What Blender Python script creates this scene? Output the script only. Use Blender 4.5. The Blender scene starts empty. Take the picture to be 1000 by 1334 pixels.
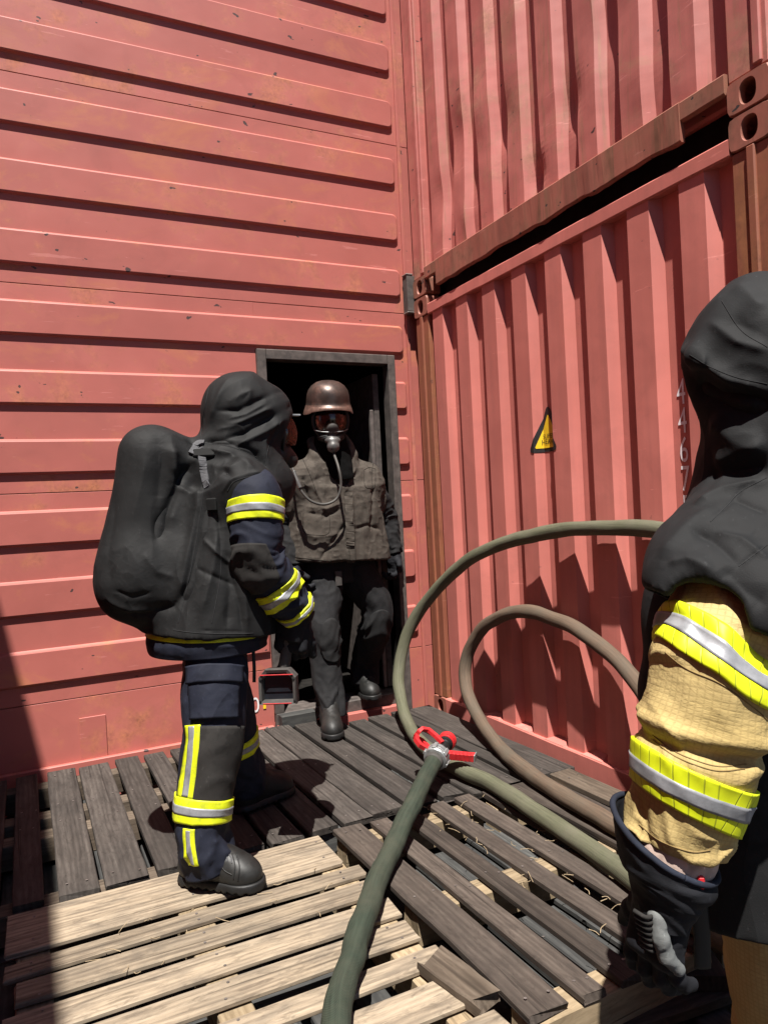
import bpy, bmesh, math, random
import numpy as np
from mathutils import Matrix, Vector
from mathutils.bvhtree import BVHTree
random.seed(7); rng = np.random.default_rng(7)
sc = bpy.context.scene
COL = sc.collection
A3 = lambda *a: np.array(a, dtype=float)
R = math.radians

# ------------------------------------------------------------------ camera
PW, PH, FPX = 1000., 1334., 951.
CAM = A3(-2.26, -4.09, 1.22)
roll = math.atan(.0513); pitch = -math.atan(8/951); az = R(26.2)
FW = A3(math.sin(az)*math.cos(pitch), math.cos(az)*math.cos(pitch), math.sin(pitch))
R0 = A3(math.cos(az), -math.sin(az), 0); U0 = np.cross(R0, FW)
CR = math.cos(roll)*R0 - math.sin(roll)*U0
CU = math.sin(roll)*R0 + math.cos(roll)*U0
cd = bpy.data.cameras.new('camera'); cam = bpy.data.objects.new('camera', cd); COL.objects.link(cam)
cd.sensor_fit = 'HORIZONTAL'; cd.sensor_width = 36; cd.lens = 36*FPX/PW; cd.clip_start = .02; cd.clip_end = 3000
m = Matrix.Identity(4)
for i in range(3):
    m[i][0], m[i][1], m[i][2], m[i][3] = CR[i], CU[i], -FW[i], CAM[i]
cam.matrix_world = m
sc.camera = cam
# a pixel of the photograph gives a direction; the plane or distance gives the point
def ray(x, y): return FW + CR*(x-PW/2)/FPX - CU*(y-PH/2)/FPX
def onz(x, y, z=0.): d = ray(x, y); return CAM + d*(z-CAM[2])/d[2]
def onx(x, y, X=0.): d = ray(x, y); return CAM + d*(X-CAM[0])/d[0]
def ony(x, y, Y=0.): d = ray(x, y); return CAM + d*(Y-CAM[1])/d[1]
def atd(x, y, t): return CAM + ray(x, y)*t

# ------------------------------------------------------------------ light
SX, SY = .185, .37                       # metres a sunbeam moves in x and y per metre of fall
sv = Vector((-SX, -SY, 1)).normalized()
w = bpy.data.worlds.new('World'); sc.world = w; w.use_nodes = True
nt = w.node_tree; sky = nt.nodes.new('ShaderNodeTexSky'); sky.sky_type = 'NISHITA'
sky.sun_disc = False; sky.sun_elevation = math.asin(sv.z); sky.sun_rotation = math.atan2(sv.x, sv.y)
bg = nt.nodes['Background']; bg.inputs[1].default_value = .05
sky.air_density = .65; sky.dust_density = .2
nt.links.new(sky.outputs[0], bg.inputs[0])
sl = bpy.data.lights.new('sun', 'SUN'); sl.energy = 5.; sl.angle = R(.53); sl.color = (1, .955, .89)
so = bpy.data.objects.new('sun', sl); COL.objects.link(so); so.rotation_euler = sv.to_track_quat('Z', 'Y').to_euler()
so.location = (-3, -5, 9)
sc.cycles.diffuse_bounces = 3; sc.cycles.glossy_bounces = 2; sc.cycles.max_bounces = 6
sc.view_settings.view_transform = 'Standard'; sc.view_settings.look = 'None'
sc.view_settings.exposure = 1.14; sc.view_settings.gamma = 1

# ------------------------------------------------------------------ materials
class NT:
    def __init__(s, name):
        s.m = bpy.data.materials.new(name); s.m.use_nodes = True; s.t = s.m.node_tree
        s.b = s.t.nodes['Principled BSDF']; s.out = s.t.nodes['Material Output']
        s.tc = s.n('ShaderNodeTexCoord'); s.oi = s.n('ShaderNodeObjectInfo')
    def n(s, k, **kw):
        x = s.t.nodes.new(k)
        for a, v in kw.items(): setattr(x, a, v)
        return x
    def l(s, a, b): s.t.links.new(a, b)
    def sock(s, node, name, v):
        i = node.inputs[name]
        if hasattr(v, 'is_linked') or hasattr(v, 'links'): s.l(v, i)
        else: i.default_value = v
    def math(s, op, a, b=0., clamp=False):
        x = s.n('ShaderNodeMath', operation=op); x.use_clamp = clamp
        s.sock(x, 0, a); s.sock(x, 1, b); return x.outputs[0]
    def coord(s, scale=(1, 1, 1), rnd=0., src='Object'):
        v = s.tc.outputs[src]
        mp = s.n('ShaderNodeMapping'); mp.inputs['Scale'].default_value = scale
        if rnd:
            sc_ = s.n('ShaderNodeVectorMath', operation='SCALE'); cb = s.n('ShaderNodeCombineXYZ')
            for i in range(3): s.l(s.oi.outputs['Random'], cb.inputs[i])
            s.l(cb.outputs[0], sc_.inputs[0]); sc_.inputs['Scale'].default_value = rnd
            ad = s.n('ShaderNodeVectorMath', operation='ADD'); s.l(v, ad.inputs[0]); s.l(sc_.outputs[0], ad.inputs[1]); v = ad.outputs[0]
        s.l(v, mp.inputs[0]); return mp.outputs[0]
    def noise(s, vec, scale, detail=4., rough=.55, dist=0.):
        x = s.n('ShaderNodeTexNoise'); s.l(vec, x.inputs['Vector'])
        x.inputs['Scale'].default_value = scale; x.inputs['Detail'].default_value = detail
        x.inputs['Roughness'].default_value = rough; x.inputs['Distortion'].default_value = dist
        return x.outputs['Fac']
    def ramp(s, f, *st):
        x = s.n('ShaderNodeValToRGB'); s.l(f, x.inputs[0]); e = x.color_ramp.elements
        while len(e) < len(st): e.new(.5)
        for i, (p, c) in enumerate(st):
            e[i].position = p; e[i].color = (*(c if hasattr(c, '__len__') else (c, c, c)), 1)
        return x.outputs[0]
    def mix(s, f, a, b, mode='MIX'):
        x = s.n('ShaderNodeMix', data_type='RGBA'); x.blend_type = mode
        s.sock(x, 0, f)
        for i, v in ((6, a), (7, b)):
            if hasattr(v, 'links'): s.l(v, x.inputs[i])
            else: x.inputs[i].default_value = (*v, 1)
        return x.outputs[2]
    def bump(s, h, strength=.3, dist=.01, prev=None):
        x = s.n('ShaderNodeBump'); s.l(h, x.inputs['Height']); x.inputs['Strength'].default_value = strength
        x.inputs['Distance'].default_value = dist
        if prev is not None: s.l(prev, x.inputs['Normal'])
        return x.outputs[0]
    def fin(s, col=None, rough=None, nrm=None, metal=None, spec=None):
        if col is not None: s.sock(s.b, 'Base Color', col if hasattr(col, 'links') else (*col, 1))
        if rough is not None: s.sock(s.b, 'Roughness', rough)
        if nrm is not None: s.l(nrm, s.b.inputs['Normal'])
        if metal is not None: s.sock(s.b, 'Metallic', metal)
        if spec is not None: s.sock(s.b, 'Specular IOR Level', spec)
        return s.m

def mat_paint(name, c, rust=.3, runs=0., chips=.5, rough=.5, rustcol=(.30, .115, .045), dirt=.35, streak=True, dent=.12):
    t = NT(name); o = t.coord(rnd=3.)
    big = t.noise(o, 1.3, 3, .6); mid = t.noise(o, 5.5, 5, .65); fine = t.noise(o, 60, 2, .6)
    c = A3(*c)
    col = t.ramp(big, (.3, c*.86), (.55, c), (.75, np.minimum(c*1.13 + A3(.01, .012, .012), 1)))
    if streak:
        st = t.noise(t.coord((9, 9, .45), rnd=2.), 1.6, 5, .6)
        col = t.mix(t.ramp(st, (.42, 0.), (.75, dirt)), col, c*A3(.62, .68, .7))
    smu = t.noise(o, 3.1, 5, .72, 1.2)
    col = t.mix(t.ramp(smu, (.52, 0.), (.78, dirt*.8)), col, c*A3(.55, .62, .62))
    rm = t.ramp(t.math('ADD', t.math('MULTIPLY', mid, .6), t.math('MULTIPLY', big, .5)), (.70-.17*rust, 0.), (.82-.12*rust, 1.))
    rr = t.ramp(t.math('ADD', t.math('MULTIPLY', fine, .35), t.math('MULTIPLY', t.noise(t.coord(rnd=4.), 19, 5, .7), .65)), (.36, A3(*rustcol)*.42), (.52, A3(*rustcol)), (.66, A3(*rustcol)*1.45))
    col = t.mix(t.math('MULTIPLY', rm, min(1., rust*1.1)), col, rr)
    scr = t.noise(t.coord((3.5, 3.5, 16), rnd=5.), 2.2, 4, .7)
    scm = t.ramp(scr, (.715, 0.), (.735, .55))
    col = t.mix(scm, col, np.minimum(c*1.25 + .06, 1))
    sta = t.noise(t.coord((1, 1, 1.6), rnd=1.), 2.0, 5, .7, .6)
    col = t.mix(t.ramp(sta, (.56, 0.), (.74, min(.7, rust*.9))), col, np.minimum(A3(*rustcol)*1.15, 1))
    if runs:
        rn = t.noise(t.coord((13, 13, 1.1), rnd=3.), 1.3, 5, .68, .4)
        col = t.mix(t.ramp(rn, (.54, 0.), (.68, runs)), col, t.ramp(mid, (.35, A3(*rustcol)*.6), (.65, np.minimum(A3(*rustcol)*1.25, 1))))
    sx = t.noise(t.coord((1.6, 1.6, 17), rnd=6.), 1.7, 4, .72)
    col = t.mix(t.ramp(sx, (.66, 0.), (.69, .35)), col, np.minimum(c*1.3+.09, 1))
    ch = t.noise(t.coord((1.0, 1, 1.7), rnd=9.), 15, 2, .5)
    chb = t.noise(t.coord((1.0, 1, 2.2), rnd=8.), 5.5, 3, .62)
    chm = t.math('MAXIMUM', t.ramp(ch, (.765-.03*chips, 0.), (.775-.03*chips, 1.)), t.ramp(chb, (.755-.03*chips, 0.), (.765-.03*chips, 1.)))
    col = t.mix(t.math('MULTIPLY', chm, min(1., chips)), col, (.035, .03, .03))
    nb = t.bump(t.noise(o, 2.2, 3, .5), dent, .05)
    pass
    ro = t.math('ADD', t.math('MULTIPLY', mid, .25), rough-.1)
    ro = t.math('ADD', ro, t.math('MULTIPLY', rm, .25))
    return t.fin(col, ro, nb, spec=.35)

def mat_wood(name, dark, mid, light, knots=.5, rough=.82, sooty=0., blotc=None):
    t = NT(name); rd = 7.
    g = t.noise(t.coord((1.1, 17, 17), rd), 1.5, 5, .66, 1.1)
    g2 = t.noise(t.coord((5, 60, 60), rd), 1.8, 2, .6, .2)
    wv = t.n('ShaderNodeTexWave', wave_type='BANDS', bands_direction='Y'); t.l(t.coord((.9, 6, 6), rd), wv.inputs[0])
    wv.inputs['Scale'].default_value = 2.6; wv.inputs['Distortion'].default_value = 7.; wv.inputs['Detail'].default_value = 3.; wv.inputs['Detail Scale'].default_value = .8
    blot = t.noise(t.coord((1.6, 4, 4), rd), 3., 5, .68, .7)
    f = t.math('ADD', t.math('MULTIPLY', g, .55), t.math('MULTIPLY', wv.outputs['Fac'], .10))
    f = t.math('ADD', f, t.math('MULTIPLY', g2, .22))
    col = t.ramp(f, (.26, dark), (.45, mid), (.68, light))
    col = t.mix(t.ramp(blot, (.42, 0.), (.72, .8)), col, A3(*(blotc or dark))*.8 + A3(*mid)*.12)
    vo = t.n('ShaderNodeTexVoronoi'); t.l(t.coord((2.2, 8, 8), rd), vo.inputs['Vector']); vo.inputs['Scale'].default_value = .9
    kn = t.ramp(vo.outputs['Distance'], (.05, 1.), (.16, 0.))
    col = t.mix(t.math('MULTIPLY', kn, knots), col, A3(*dark)*.6)
    hs = t.n('ShaderNodeHueSaturation'); t.l(col, hs.inputs['Color'])
    t.l(t.math('ADD', t.math('MULTIPLY', t.oi.outputs['Random'], .5), .75), hs.inputs['Value']); col = hs.outputs[0]
    if sooty:
        so_ = t.noise(t.coord(rnd=4.), 2.4, 6, .65)
        col = t.mix(t.ramp(so_, (.4, 0.), (.7, sooty)), col, (.02, .019, .018))
    crack = t.ramp(t.noise(t.coord((.7, 38, 38), rd*1.7), 1.3, 2, .5, .4), (.63, 0.), (.70, 1.))
    col = t.mix(t.math('MULTIPLY', crack, .6), col, A3(*dark)*.4)
    pit = t.ramp(t.noise(t.coord((9, 34, 34), rd*.7), 1.6, 4, .7, .8), (.52, 0.), (.66, .5))
    col = t.mix(pit, col, A3(*dark)*.75)
    nb = t.bump(f, .35, .004); nb = t.bump(crack, .5, -.004, nb)
    return t.fin(col, rough, nb, spec=.2)

def mat_cloth(name, c, weave=900., wr=.5, rough=.85, dust=.0, spec=.2, dustcol=(.2, .19, .17), sheen=.0):
    t = NT(name); o = t.coord()
    n1 = t.noise(o, 4., 4, .62); n2 = t.noise(o, 30., 1, .5, .2); n3 = t.noise(t.coord((1, 1, .4)), 5.5, 1.5, .45, .5)
    c = A3(*c)
    col = t.ramp(n1, (.3, c*.8), (.7, c*1.25))
    if dust:
        col = t.mix(t.ramp(t.noise(o, 7., 7, .7, .5), (.45, 0.), (.8, dust)), col, dustcol)
    wx = t.n('ShaderNodeTexWave', wave_type='BANDS', bands_direction='DIAGONAL'); t.l(o, wx.inputs[0]); wx.inputs['Scale'].default_value = weave/6.28*.5
    cr = t.math('POWER', t.math('SUBTRACT', 1., t.math('ABSOLUTE', t.math('SUBTRACT', t.math('MULTIPLY', n3, 2.), 1.))), 3.)
    cr2 = t.math('SUBTRACT', 1., t.math('ABSOLUTE', t.math('SUBTRACT', t.math('MULTIPLY', n2, 2.), 1.)))
    msk = t.ramp(n1, (.42, .1), (.62, 1.))
    nb = t.bump(cr, min(1., wr*.9), .012); nb = t.bump(t.math('MULTIPLY', cr2, msk), wr*.5, .004, nb)
    lint = t.ramp(t.noise(t.coord((1, 1, .5)), 95., 3, .7), (.63, 0.), (.72, .5))
    col = t.mix(lint, col, np.minimum(c*2.6+.004, 1))
    col = t.mix(t.math('MULTIPLY', t.ramp(n2, (.35, .6), (.5, 0.)), msk), col, c*.55)
    nb = t.bump(t.noise(o, 420., 1, .5), .25, .0012, nb)
    t.fin(col, rough, nb, spec=spec)
    if sheen: t.b.inputs['Sheen Weight'].default_value = sheen
    return t.m

def mat_plain(name, c, rough=.5, metal=0., var=.25, bump=.1, spec=.4, scale=20., wear=None):
    t = NT(name); o = t.coord(rnd=2.); n = t.noise(o, scale, 5, .6); c = A3(*c)
    col = t.ramp(n, (.3, c*(1-var)), (.7, np.minimum(c*(1+var), 1)))
    if wear is not None:
        col = t.mix(t.ramp(t.noise(o, scale*.7, 7, .7), (.52, 0.), (.66, .8)), col, wear)
    r = t.math('ADD', t.math('MULTIPLY', n, .25), rough-.12)
    return t.fin(col, r, t.bump(n, bump, .004), metal, spec)

M = {}
RED = (.50, .128, .100)
M['paint_left'] = mat_paint('red_paint_flat', (.405, .120, .099), rust=.66, chips=.9, rustcol=(.42, .16, .07), dirt=.38, streak=False)
M['paint_right'] = mat_paint('red_paint_corrugated', (.55, .172, .142), rust=.16, chips=.25, dirt=.4)
M['paint_upper'] = mat_paint('red_paint_faded', (.50, .158, .134), rust=.72, runs=.6, chips=.9, rustcol=(.31, .165, .10), dirt=.45, dent=.3)
M['post_rust'] = mat_paint('rusty_post_paint', (.30, .10, .06), rust=.95, chips=.4, runs=.7, rustcol=(.24, .095, .04), dirt=.6)
M['rail_rust'] = mat_paint('rusty_rail', (.33, .115, .082), rust=.9, runs=.85, chips=1.2, rustcol=(.20, .098, .06), dirt=.9)
M['dark_steel'] = mat_plain('sooty_steel', (.075, .062, .056), .7, .0, .4, .25, wear=(.035, .03, .028))
M['steel'] = mat_plain('worn_steel', (.16, .14, .13), .55, .5, .35, .2)
M['soot'] = mat_plain('near_black_interior', (.012, .011, .010), .9, 0., .4, .2, .1)  # near-black room colour, also on the added gap fill and seam backing
M['wood_dark'] = mat_wood('charred_planks', (.028, .0235, .0205), (.060, .051, .045), (.106, .092, .081), .5, sooty=.5)
M['wood_mid'] = mat_wood('worn_brown_planks', (.036, .028, .0235), (.072, .057, .047), (.118, .096, .080), .5, sooty=.3)
M['wood_light'] = mat_wood('pale_pine_planks', (.10, .078, .058), (.255, .203, .145), (.36, .298, .222), .55, blotc=(.085, .073, .061))
M['wood_grey'] = mat_wood('grey_underlayer', (.03, .03, .03), (.065, .065, .063), (.11, .108, .10), .3)
M['wood_silver'] = mat_wood('weathered_plank', (.06, .045, .033), (.135, .104, .078), (.21, .17, .132), .5)
M['beam'] = mat_wood('fresh_cut_beam', (.19, .14, .085), (.32, .245, .155), (.40, .32, .215), .2)
M['cape'] = mat_cloth('black_cape_cloth', (.0095, .0095, .0098), wr=.55, dust=.12, rough=.7, spec=.2, dustcol=(.03, .03, .029))
M['cape_near'] = mat_cloth('charcoal_cape_cloth', (.0105, .0108, .0115), wr=.5, dust=.15, rough=.75, spec=.2, dustcol=(.03, .031, .033))
M['navy'] = mat_cloth('navy_turnout_cloth', (.0115, .0135, .0235), wr=.6, dust=.15, rough=.75, spec=.2, dustcol=(.035, .038, .05))
M['patch'] = mat_cloth('grey_reinforcement_cloth', (.021, .0195, .0185), wr=.35, dust=.3, rough=.9, dustcol=(.045, .041, .037))
M['sooty_cloth'] = mat_cloth('smoke_brown_cloth', (.056, .047, .039), wr=.8, dust=.6, rough=.9, dustcol=(.026, .0225, .019))
M['dark_cloth'] = mat_cloth('charcoal_trouser_cloth', (.0115, .0115, .0125), wr=.6, dust=.3, rough=.85, dustcol=(.035, .034, .033))
M['knee'] = mat_cloth('black_knee_cloth', (.012, .012, .0125), wr=.25, dust=.25, rough=.8, dustcol=(.03, .029, .028))
M['black'] = mat_plain('black_rubber', (.008, .008, .008), .55, 0., .3, .2)
M['leather'] = mat_plain('black_boot_leather', (.013, .013, .0125), .5, 0., .35, .2, .35, wear=(.026, .024, .022))
M['glove'] = mat_cloth('black_glove', (.0095, .010, .0125), wr=.5, rough=.8)
M['glove_grey'] = mat_cloth('grey_glove_leather', (.115, .12, .118), wr=.3, rough=.85, dust=.4, dustcol=(.06, .06, .06))
M['glove_edge'] = mat_cloth('navy_glove_edge', (.014, .017, .027), wr=.4, rough=.85)
M['skin'] = mat_plain('skin', (.50, .29, .215), .55, 0., .1, .1, .35, 40.)
M['wristlet'] = mat_cloth('pink_knit_wristlet', (.40, .30, .255), wr=.35, rough=.9)
M['webbing'] = mat_plain('grey_webbing', (.075, .075, .08), .75, 0., .25, .3, .2, 150.)
M['seam_dark'] = mat_plain('dark_stitching', (.026, .026, .027), .9, 0., .3, .1, .1)
M['seam_tan'] = mat_plain('tan_stitching', (.20, .14, .06), .9, 0., .3, .1, .1)
M['seam_brown'] = mat_plain('brown_stitching', (.028, .024, .020), .9, 0., .3, .1, .1)
M['void'] = mat_plain('matt_black_cloth', (.004, .004, .004), .95, 0., .3, .1, .05)
M['plastic'] = mat_plain('black_plastic', (.010, .010, .010), .75, 0., .2, .05, .15)
M['rubbergrey'] = mat_plain('dusty_grey_casing', (.055, .05, .047), .7, 0., .3, .15, .3, 30.)
M['helmet'] = mat_plain('sooted_helmet', (.06, .042, .036), .38, .5, .35, .12, .5, 16., wear=(.15, .085, .065))
M['helmet_rim'] = mat_plain('rust_brown_helmet_rim', (.17, .10, .078), .42, .35, .3, .3, .5, 60., wear=(.10, .07, .06))
M['valve'] = mat_plain('grey_valve', (.10, .097, .094), .4, .35, .35, .1)
M['hose_thin'] = mat_plain('grey_air_hose', (.055, .052, .047), .6, 0., .2, .1)
M['red'] = mat_plain('red_enamel', (.48, .020, .024), .38, 0., .25, .08, .5, 30., wear=(.30, .03, .03))
M['alloy'] = mat_plain('grey_alloy', (.33, .34, .34), .42, .6, .3, .15, .5, 40.)
M['white'] = mat_plain('white_paint', (.72, .70, .70), .6, 0., .08, .05)
M['chalk'] = mat_plain('faded_white_paint', (.86, .84, .88), .7, 0., .15, .05)
M['yellow'] = mat_plain('yellow_decal', (.80, .52, .02), .45, 0., .06, .03)
M['decal_black'] = mat_plain('black_decal', (.018, .016, .016), .5, 0., .2, .03)
M['redtag'] = mat_plain('red_tag', (.55, .02, .025), .5)
M['screen'] = mat_plain('camera_screen', (.012, .014, .018), .15, 0., .4, .05, .6, 14.)
def mat_lime():
    t = NT('lime_reflective_tape'); o = t.coord(); n = t.noise(o, 14., 6, .65)
    col = t.ramp(n, (.3, (.46, .52, .010)), (.6, (.60, .66, .014)))
    col = t.mix(t.ramp(t.noise(o, 34., 7, .7), (.50, 0.), (.70, .55)), col, (.20, .22, .05))
    t.fin(col, .5, t.bump(t.noise(o, 30., 4), .3, .004), spec=.3)
    return t.m
M['lime'] = mat_lime()
def mat_lime_seg():
    t = NT('lime_segmented_tape'); at = t.n('ShaderNodeAttribute'); at.attribute_name = 'uvw'
    sp = t.n('ShaderNodeSeparateXYZ'); t.l(at.outputs['Vector'], sp.inputs[0])
    ph = t.math('ADD', t.math('MULTIPLY', sp.outputs[1], 46.), t.math('MULTIPLY', sp.outputs[0], 9.))
    fr = t.math('FRACT', ph); ln = t.ramp(fr, (.0, 1.), (.09, 0.), (.94, 0.), (1., 1.))
    col = t.mix(t.math('MULTIPLY', ln, .62), (.60, .67, .012), (.09, .10, .03))
    t.fin(col, .5, t.bump(ln, .4, -.003), spec=.3); return t.m
M['lime_seg'] = mat_lime_seg()
def mat_silver():
    t = NT('silver_reflective_tape'); o = t.coord(); n = t.noise(o, 18., 6, .65)
    col = t.ramp(n, (.3, (.15, .155, .165)), (.6, (.28, .285, .30)))
    t.fin(col, .45, t.bump(t.noise(o, 40., 4), .3, .003), .2, .4); return t.m
M['silver'] = mat_silver()
def mat_tan():
    t = NT('tan_ripstop_cloth'); at = t.n('ShaderNodeAttribute'); at.attribute_name = 'uvw'
    sp = t.n('ShaderNodeSeparateXYZ'); t.l(at.outputs['Vector'], sp.inputs[0])
    o = t.coord(); n = t.noise(o, 5., 6, .62)
    col = t.ramp(n, (.3, (.37, .272, .108)), (.7, (.47, .358, .16)))
    def grid(s_, k):
        f = t.math('FRACT', t.math('MULTIPLY', s_, k)); return t.ramp(f, (.0, 1.), (.22, 0.), (.78, 0.), (1., 1.))
    g = t.math('MAXIMUM', grid(sp.outputs[0], 105.), grid(sp.outputs[1], 92.))
    col = t.mix(t.math('MULTIPLY', g, .26), col, (.17, .115, .042))
    col = t.mix(t.ramp(t.noise(o, 9., 7, .7), (.5, 0.), (.8, .35)), col, (.15, .108, .055))
    nb = t.bump(t.noise(t.coord((1, 1, 1.8)), 7., 6, .6, 1.), .45, .014); nb = t.bump(t.noise(o, 24., 5, .6, .8), .3, .005, nb)
    nb = t.bump(g, .15, -.0015, nb)
    return t.fin(col, .85, nb, spec=.2)
M['tan'] = mat_tan()
def mat_hose(name, c, c2):
    t = NT(name); at = t.n('ShaderNodeAttribute'); at.attribute_name = 'uvw'
    sp = t.n('ShaderNodeSeparateXYZ'); t.l(at.outputs['Vector'], sp.inputs[0])
    cb = t.n('ShaderNodeCombineXYZ'); t.l(t.math('MULTIPLY', sp.outputs[0], 5.), cb.inputs[0]); t.l(t.math('MULTIPLY', sp.outputs[1], 26.), cb.inputs[1])
    st = t.noise(cb.outputs[0], 1., 5, .65); o = t.coord(); n = t.noise(o, 8., 6, .65)
    c = A3(*c); c2 = A3(*c2)
    col = t.ramp(st, (.3, c*.6), (.5, c), (.7, c*1.35)); col = t.mix(t.ramp(n, (.4, 0.), (.7, .8)), col, c2)
    wv = t.math('MULTIPLY', t.math('SINE', t.math('MULTIPLY', sp.outputs[0], 1150.)), t.math('SINE', t.math('MULTIPLY', sp.outputs[1], 250.)))
    col = t.mix(t.math('MULTIPLY', t.math('ADD', t.math('MULTIPLY', wv, .5), .5), .3), col, c*.45)
    nb = t.bump(wv, .3, .0025); nb = t.bump(n, .25, .006, nb)
    return t.fin(col, .75, nb, spec=.25)
M['hose_green'] = mat_hose('green_woven_hose', (.098, .100, .062), (.125, .118, .084))
M['hose_dark'] = mat_hose('dark_green_woven_hose', (.030, .040, .028), (.058, .060, .042))
M['hose_brown'] = mat_hose('brown_woven_hose', (.118, .082, .057), (.094, .082, .062))
def mat_visor():
    t = NT('smoky_amber_visor'); tr = t.n('ShaderNodeBsdfTransparent'); tr.inputs[0].default_value = (.50, .36, .30, 1)
    gl = t.n('ShaderNodeBsdfGlossy'); gl.inputs['Roughness'].default_value = .12; gl.inputs[0].default_value = (.9, .85, .8, 1)
    lw = t.n('ShaderNodeLayerWeight'); lw.inputs[0].default_value = .25
    mx = t.n('ShaderNodeMixShader'); t.l(t.math('ADD', t.math('MULTIPLY', lw.outputs['Fresnel'], .5), .05), mx.inputs[0])
    t.l(tr.outputs[0], mx.inputs[1]); t.l(gl.outputs[0], mx.inputs[2]); t.l(mx.outputs[0], t.out.inputs[0]); return t.m
M['visor'] = mat_visor()
def mat_ground():
    t = NT('dark_gravel'); o = t.coord(); n = t.noise(o, 9., 8, .7); v = t.n('ShaderNodeTexVoronoi'); t.l(o, v.inputs['Vector']); v.inputs['Scale'].default_value = 38.
    col = t.mix(t.ramp(v.outputs['Distance'], (.2, 0.), (.6, .6)), t.ramp(n, (.3, (.05, .046, .042)), (.7, (.13, .12, .11))), (.03, .028, .026))
    return t.fin(col, .9, t.bump(v.outputs['Distance'], .8, .02), spec=.2)
M['ground'] = mat_ground()

# ------------------------------------------------------------------ object helpers
LOC = {}
def setp(o, label=None, cat=None, group=None, kind=None):
    if label: o['label'] = label
    if cat: o['category'] = cat
    if group: o['group'] = group
    if kind: o['kind'] = kind
    return o
def root(name, loc, label, cat, group=None):
    o = bpy.data.objects.new(name, None); COL.objects.link(o); o.location = loc; o.empty_display_size = .1
    LOC[o.name] = A3(*loc); return setp(o, label, cat, group)
def worldloc(o): return LOC.get(o.name, np.zeros(3)) if o is not None else np.zeros(3)
def mesh(name, V, F, mat, smooth=False, uvw=None):
    me = bpy.data.meshes.new(name); me.from_pydata([tuple(v) for v in np.asarray(V)], [], [tuple(f) for f in F]); me.update()
    if mat is not None: me.materials.append(M[mat] if isinstance(mat, str) else mat)
    if smooth: me.polygons.foreach_set('use_smooth', [True]*len(me.polygons))
    if uvw is not None:
        a = me.attributes.new('uvw', 'FLOAT_VECTOR', 'POINT'); a.data.foreach_set('vector', np.asarray(uvw, np.float32).ravel())
    return me
def ob(name, V, F, mat, parent=None, smooth=False, origin=None, rotz=0., uvw=None, rot=None):
    """V in world space unless origin is given (then V is local to origin, turned by rotz)."""
    V = np.asarray(V, float)
    pl = worldloc(parent)
    o = bpy.data.objects.new(name, None)
    if origin is None:
        org = pl.copy() if parent is not None else np.array([V[:, 0].mean(), V[:, 1].mean(), V[:, 2].min()])
        V = V - org
    else: org = A3(*origin)
    bpy.data.objects.remove(o)
    o = bpy.data.objects.new(name, mesh(name, V, F, mat, smooth, uvw)); COL.objects.link(o)
    o.location = org - pl; o.rotation_euler = rot if rot is not None else (0, 0, rotz)
    if parent is not None: o.parent = parent
    LOC[o.name] = org.copy()
    return o
def obm(name, parts, mat, parent=None, smooth=False, uvw=None):
    V, F = join(parts); return ob(name, V, F, mat, parent, smooth)
def join(parts):
    Vs, Fs, n = [], [], 0
    for V, F in parts:
        V = np.asarray(V, float); Vs.append(V); Fs += [tuple(i+n for i in f) for f in F]; n += len(V)
    return np.vstack(Vs), Fs
def box(x0, x1, y0, y1, z0, z1, c=.003):
    """box with chamfered edges"""
    lo = A3(min(x0, x1), min(y0, y1), min(z0, z1)); hi = A3(max(x0, x1), max(y0, y1), max(z0, z1))
    c = min(c, (hi-lo).min()*.45); bm = bmesh.new(); bmesh.ops.create_cube(bm, size=1)
    for v in bm.verts: v.co = Vector((lo+hi)/2 + A3(*v.co)*(hi-lo))
    if c > 0: bmesh.ops.bevel(bm, geom=bm.edges[:], offset=c, segments=1, affect='EDGES')
    return bmout(bm)
def bmout(bm):
    bm.verts.ensure_lookup_table(); bm.verts.index_update()
    V = np.array([v.co[:] for v in bm.verts]); F = [[v.index for v in f.verts] for f in bm.faces]; bm.free(); return V, F
def frame(a, up=(0, 0, 1)):
    a = np.asarray(a, float); a = a/np.linalg.norm(a); up = A3(*up)
    if abs(a @ up) > .98: up = A3(1, 0, 0)
    s = np.cross(up, a); s /= np.linalg.norm(s); return a, s, np.cross(a, s)
def xf(VF, o, a, s, u):
    V, F = VF; V = np.asarray(V); o = A3(*o); return o + V[:, :1]*a + V[:, 1:2]*s + V[:, 2:3]*u, F
def lathe(prof, n=24, sx=1., sy=1.):
    """profile [(r, x)] turned about local x"""
    V, F = [], []
    for r, x in prof:
        for k in range(n):
            t = 2*math.pi*k/n; V.append((x, r*math.cos(t)*sx, r*math.sin(t)*sy))
    for i in range(len(prof)-1):
        for k in range(n):
            a, b = i*n+k, i*n+(k+1) % n; F.append((a, b, b+n, a+n))
    F.append(tuple(range(n))[::-1]); F.append(tuple(range((len(prof)-1)*n, len(prof)*n)))
    return np.array(V), F
def catmull(P, n):
    P = np.asarray(P, float); d = np.r_[0, np.cumsum(np.linalg.norm(np.diff(P[:, :3], axis=0), axis=1)**.6)]; d /= d[-1]
    Q = np.vstack([2*P[0]-P[1], P, 2*P[-1]-P[-2]]); t = np.linspace(0, 1, n); out = []
    for u in t:
        i = min(np.searchsorted(d, u, side='right')-1, len(P)-2); i = max(i, 0)
        f = (u-d[i])/max(d[i+1]-d[i], 1e-9); a, b, c, e = Q[i:i+4]
        out.append(.5*((2*b)+(-a+c)*f+(2*a-5*b+4*c-e)*f*f+(-a+3*b-3*c+e)*f**3))
    return np.array(out)
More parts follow.
